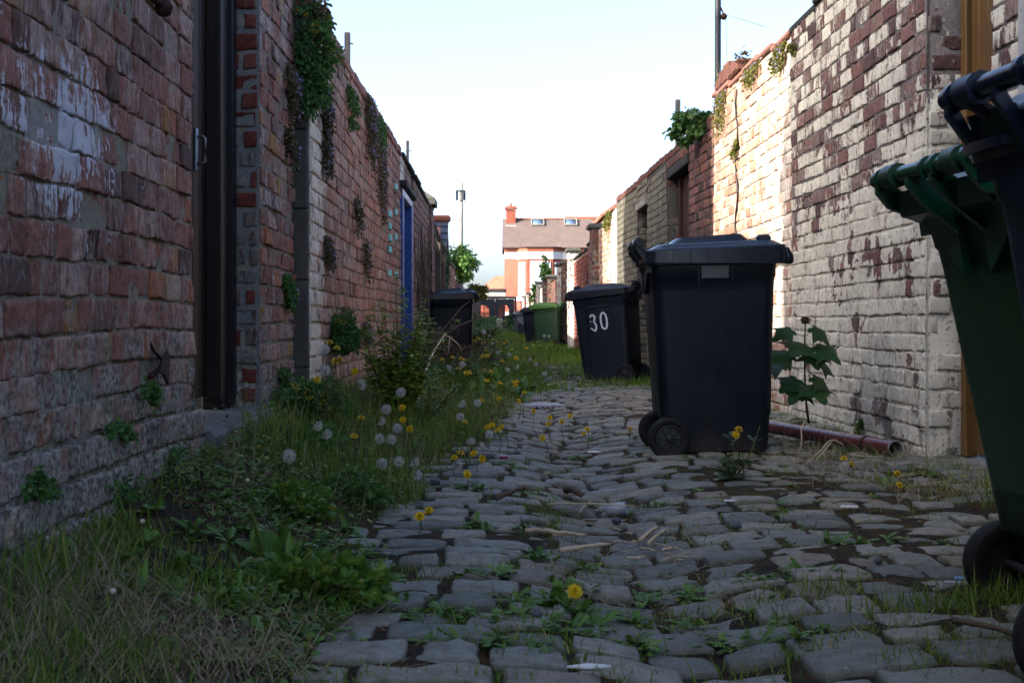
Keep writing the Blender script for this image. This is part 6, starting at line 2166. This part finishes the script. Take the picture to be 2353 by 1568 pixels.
for px_, py_, w_, h_, lab in ((318, 880, .06, .07, 'small green plant in a joint under the iron bracket'), (245, 975, .10, .06, 'leafy tuft low on the near wall'), (365, 1035, .20, .08, 'dark leafy mat low on the near wall, right'), (245, 1100, .22, .10, 'dark leafy mat low on the near wall, middle'), (50, 1090, .10, .06, 'small weed in a low joint of the near wall, left')):
    trailing(lab, UY(px_, XL), ZZ(px_, py_, XL), w_, h_, rng, 260, XL + .012, 0, 'corydalis', leaf=.013)
# right wall
URX = lambda px, X: FPX * X / (px - VPX)
ZRX = lambda px, py, X: CAMH + (VPY - py) * URX(px, X) / FPX
for px_, py_, w_, h_, n_, f_, lab in ((1795, 110, .5, .22, 420, 40, 'pink and yellowish trailing plant at the top of the sunlit wall'), (1735, 150, .6, .20, 300, 30, 'pale trailing plant along the sunlit wall top, middle'), (1660, 215, .5, .50, 420, 50, 'pinkish trailing plant on the far corner of the sunlit wall'), (1695, 325, .12, .20, 160, 14, 'small yellow-green plant at mid height of the sunlit wall'), (1830, 105, .08, .08, 90, 0, 'small dark tuft at the end of the slate coping')):
    trailing(lab, URX(px_, XR), ZRX(px_, py_, XR), w_, h_, rng, n_ * 2, XR, f_, 'ivy_yellow', -1, leaf=.018)
trailing('small weed low on the whitewashed wall above the drainpipe', URX(1985, XR), ZRX(1985, 965, XR), .08, .10, rng, 160, XR, 0, 'corydalis', -1)
trailing('yellowish growth on the top of the second sunlit strip', 21.2, 2.36, .9, .35, rng, 500, 1.78, 0, 'ivy_yellow', -1, leaf=.04)
t = thing('grass_tuft', 'tuft of long dry grass on the far corner of the sunlit wall top', 'grass tuft', (XR + .05, 12.05, 2.70))
mb = MB()
n = 160
d, s_ = rand_dirs(n, rng.uniform(.5, 1.5, n), rng)
ribbons(mb, rng.normal(0, .03, (n, 3)) * [1, 1, .2], d, s_, rng.uniform(.1, .34, n), .004, BLADE, rng.uniform(.1, .5, n), 0, rng.random(n))
mb.build('blades', foliage('dry_tuft', [(0, (.12, .15, .05)), (1, (.30, .26, .13))], .7, .3), t, smooth=False)
t = thing('seedling', 'withered little plant on the loose bricks of the sunlit wall top', 'plant', (XR + .03, 10.95, 2.80))
mb = MB()
n = 60
ribbons(mb, rng.normal(0, .03, (n, 3)), *rand_dirs(n, .8, rng), .05, .02, OVATE, .2, .2)
mb.build('leaves', MT['dry_leaf'], t, smooth=False)


# ivy on the sooty wall
def leaf_mass(label, name, cat, c, r, n, rng, mat, leaf, stems=8, lobed=True, group=None, drop=0.):
    t = thing(name, label, cat, c, group=group)
    mb, sm = MB(), MB()
    cen = rng.normal(0, .42, (max(4, stems * 2), 3)) * r
    k = rng.integers(0, len(cen), n)
    P = cen[k] + unit(rng.normal(size=(n, 3))) * (np.array(r) * .42 * rng.uniform(.3, 1, n)[:, None])
    P[:, 2] -= drop * np.abs(P[:, 0])
    d = unit(rng.normal(size=(n, 3)) + [0, -.3, -.1])
    s_ = unit(np.cross(d, rng.normal(size=(n, 3)) + [0, 0, 1.5]))
    L = leaf * rng.uniform(.6, 1.3, n)
    ribbons(mb, P, d, s_, L, L * .8, (.2, .9, .6, 1, .5, .05) if lobed else OVATE, .25, .2, rng.random(n), rng.random(n))
    for q in cen:
        sm.tube([(0, 0, -r[2]), tuple(q * .5 + [0, 0, -r[2] * .2]), tuple(q)], [.02 * r[2] + .004, .012 * r[2] + .003, .002], 5)
    sm.build('trunk', MT['bark'], t)
    mb.build('crown', MT[mat], t, smooth=False)
    return t


leaf_mass('dark ivy spilling over the corner of the sooty right wall', 'ivy', 'ivy', (1.90, 12.9, 2.53), (.20, .55, .13), 1300, rng, 'ivy', .05)
leaf_mass('bushy green shrub leaning over the left wall, lit by the sun', 'overhanging_shrub', 'shrub', (-.80, 32.0, 2.02), (.36, .8, .42), 2600, rng, 'shrub', .075, 12)
leaf_mass('lower green skirt of the leaning shrub, with yellowing leaves', 'overhanging_shrub', 'shrub', (-.48, 32.5, 1.36), (.26, .6, .26), 1400, rng, 'ivy_yellow', .07, 8)
leaf_mass('ivy patch hanging on the far left wall by the outhouse', 'ivy', 'ivy', (-.95, 25.0, 1.62), (.07, .9, .38), 900, rng, 'ivy', .06)
leaf_mass('loose sycamore shoots sticking up behind the far right walls', 'sapling', 'sapling', (1.62, 44.0, 2.35), (.16, .3, .45), 240, rng, 'shrub', .14, 6)
leaf_mass('smaller leafy shoot on top of the far right pier', 'sapling', 'sapling', (1.70, 60.0, 1.95), (.25, .4, .55), 200, rng, 'shrub', .14, 5)
leaf_mass('clump of bright leaves at the foot of the green bin with the light lid', 'leafy_growth', 'plant', (1.0, 29.0, .10), (.32, .4, .16), 500, rng, 'weed_light', .10, 6)

# bare climbing stems on the rough pink wall
t = thing('bare_creeper', 'leafless brown creeper climbing the rough pink wall', 'creeper', (XC + .05, 16.5, 0))
mb = MB()
for k in range(26):
    u, z = rng.uniform(-1.0, 2.2), rng.uniform(.1, .6)
    pts = []
    du = rng.normal(0, .05)
    for q in range(18):
        pts.append((rng.uniform(0, .02), u, z))
        u += du + rng.normal(0, .05)
        z += rng.uniform(.03, .13)
        if z > 2.2:
            break
    mb.tube(pts, np.linspace(.012, .003, len(pts)), 5)
mb.build('stem', MT['bramble'], t)
# dead brambles in front of the left bin
t = thing('dead_brambles', 'tangle of dead brown bramble stems and curled leaves in front of the left bin', 'brambles', (-.5, 15.5, 0))
mb, lm = MB(), MB()
for k in range(34):
    a = np.array([rng.normal(-.1, .15), rng.normal(0, .5), .05])
    v = np.array([rng.normal(.1, .35), rng.normal(0, .2), rng.uniform(.5, 1.1)])
    f = np.linspace(0, 1, 12)[:, None]
    pts = a + v * f + np.array([rng.normal(.1, .2), 0, -rng.uniform(.2, .7)]) * f ** 2.2 + rng.normal(0, .008, (12, 3))
    mb.tube(pts, np.linspace(.007, .0025, 12), 5)
    m_ = 26
    q = pts[rng.integers(2, 12, m_)] + rng.normal(0, .03, (m_, 3))
    d, s_ = rand_dirs(m_, .5, rng)
    ribbons(lm, q, d * [1, 1, -1], s_, .05, .022, LANCE, .5, .6, rng.random(m_))
mb.build('stem', MT['bramble'], t)
lm.build('dead_leaves', MT['dry_leaf'], t, smooth=False)

# pale dead branch
t = thing('dead_branch', 'pale forked dead branch leaning in the verge in front of the left bin', 'branch', tuple(at(925, 893, 8.0)))
o_ = at(925, 893, 8.0)
P_ = lambda px_, py_, y_: tuple(at(px_, py_, y_) - o_)
mb = MB()
mb.tube([P_(915, 902, 7.9), P_(930, 888, 8.0), P_(950, 873, 8.2), P_(972, 862, 8.4), P_(983, 838, 8.6), P_(988, 824, 8.8), P_(1000, 800, 9.1), P_(1022, 768, 9.4)], [.007, .0085, .009, .0095, .008, .0075, .007, .005], 8)
mb.tube([P_(1022, 768, 9.4), P_(1037, 778, 9.4), P_(1052, 790, 9.5), P_(1060, 805, 9.5)], [.005, .006, .005, .003], 6)
mb.tube([P_(1033, 778, 9.4), P_(1031, 800, 9.4), P_(1028, 815, 9.4)], [.004, .003, .002], 6)
mb.tube([P_(983, 838, 8.6), P_(981, 850, 8.5), P_(984, 866, 8.5)], [.005, .004, .002], 6)
mb.tube([P_(972, 862, 8.4), P_(985, 864, 8.4)], [.005, .003], 6)
mb.build('wood', MT['dead_twig'], t)
t = thing('dead_branch', 'long thin grey branch slanting across the left bin', 'branch', tuple(at(1000, 790, 15.0)))
o_ = at(1000, 790, 15.0)
mb = MB()
mb.tube([P_(985, 790, 14.5), P_(1020, 770, 15), P_(1050, 750, 15.4), P_(1108, 725, 16)], [.010, .011, .011, .006], 6)
mb.tube([P_(1000, 780, 14.5), P_(1060, 706, 15), P_(1080, 690, 15)], [.009, .008, .004], 6)
mb.build('wood', MT['bramble'], t)
t = thing('dry_weed', 'bent pale dead stems in front of the drainpipe', 'stems', tuple(at(1860, 1060, 6.2)))
o_ = at(1860, 1060, 6.2)
for pts in ([(1835, 1052), (1842, 1010), (1840, 985), (1848, 968)], [(1850, 1066), (1880, 1040), (1905, 1012), (1918, 1010)], [(1855, 1070), (1885, 1045), (1910, 1015)], [(1918, 1010), (1935, 1020), (1945, 1040)], [(1890, 1040), (1898, 1055), (1903, 1066)], [(1955, 1045), (2005, 1049), (2035, 1052)]):
    MB().tube([P_(a, b, 6.15 + .02 * i) for i, (a, b) in enumerate(pts)], .0035, 6).build('stem', MT['dead_twig'], t)


# young sycamore by the right wall
def palm_leaf(mb, base, d, n, L, rnd):
    """five-lobed leaf with a drooping blade"""
    d, n = unit(d), unit(n)
    s = unit(np.cross(n, d))
    out = [(0, -.02), (.20, -.16), (.52, -.06), (.40, .10), (.66, .30), (.92, .50), (.60, .52), (.46, .60), (.42, .72), (.28, .72), (.16, 1.0), (0, 1.12)]
    out = out + [(-a, b) for a, b in out[-2::-1]]
    c = np.array([(0, .30)])
    pts = np.vstack([c, np.array(out)]) * L
    z = -.35 * (pts[:, 1] ** 2) / L - .25 * np.abs(pts[:, 0]) ** 1.5 / L ** .5
    V = np.asarray(base) + pts[:, :1] * s + pts[:, 1:] * d + z[:, None] * n
    m_ = len(out)
    T = [[0, 1 + i, 1 + (i + 1) % m_] for i in range(m_)]
    mb.add(V, T=T, attr=(rnd, RG.random(), .3))


yb = 6.95
base = at(1858, 968, yb)
t = thing('sycamore_sapling', 'young sycamore with broad dark leaves growing against the whitewashed wall', 'sapling', tuple(base))
q = lambda px_, py_, y_=yb: np.array(at(px_, py_, y_) - base)
sm = MB()
sm.tube([q(1858, 972), q(1852, 930), q(1849, 880), q(1848, 820), q(1849, 760), q(1850, 728)], [.006, .0058, .005, .0045, .004, .003], 8)
lm = MB()
LV = [((1848, 772), (1816, 757), .12, (-.9, -.3, -.25)), ((1848, 772), (1868, 753), .13, (.7, -.3, -.45)), ((1849, 830), (1812, 812), .15, (-.9, -.4, -.1)), ((1849, 832), (1878, 795), .17, (.8, -.5, -.3)), ((1849, 840), (1845, 790), .17, (-.5, -.8, -.1)),
      ((1848, 845), (1800, 835), .14, (-.9, .1, -.1)), ((1848, 848), (1862, 812), .14, (.2, -.9, -.35)), ((1850, 870), (1830, 870), .13, (-.8, -.5, -.3)), ((1850, 872), (1868, 866), .12, (.8, -.3, -.4)), ((1852, 895), (1862, 885), .17, (.4, -.8, -.3)), ((1852, 895), (1842, 888), .14, (-.6, -.7, -.4)), ((1849, 838), (1880, 826), .14, (.9, .1, -.5))]
for i, (a, b, L, d) in enumerate(LV):
    dy = -.10 * (1 if d[1] < 0 else -.3)
    pa, pb = q(*a), q(b[0], b[1], yb + dy)
    sm.tube([pa, (pa + pb) / 2 + [0, 0, -.008], pb], .0018, 5)
    palm_leaf(lm, pb, np.array(d), np.array([.15, -.45, .85]) + np.array(d) * .2, L * .82, RG.random())
sm.build('trunk', MT['stem_red'], t)
lm.build('leaves', MT['sycamore'], t, smooth=True)
lm = MB()
for a in range(6):
    palm_leaf(lm, q(1850, 728), np.array([math.cos(a * 1.05), math.sin(a * 1.05), -.7]), np.array([math.cos(a * 1.05) * .6, math.sin(a * 1.05) * .6, .7]), .038, RG.random())
lm.build('young_leaves', MT['sycamore_young'], t)
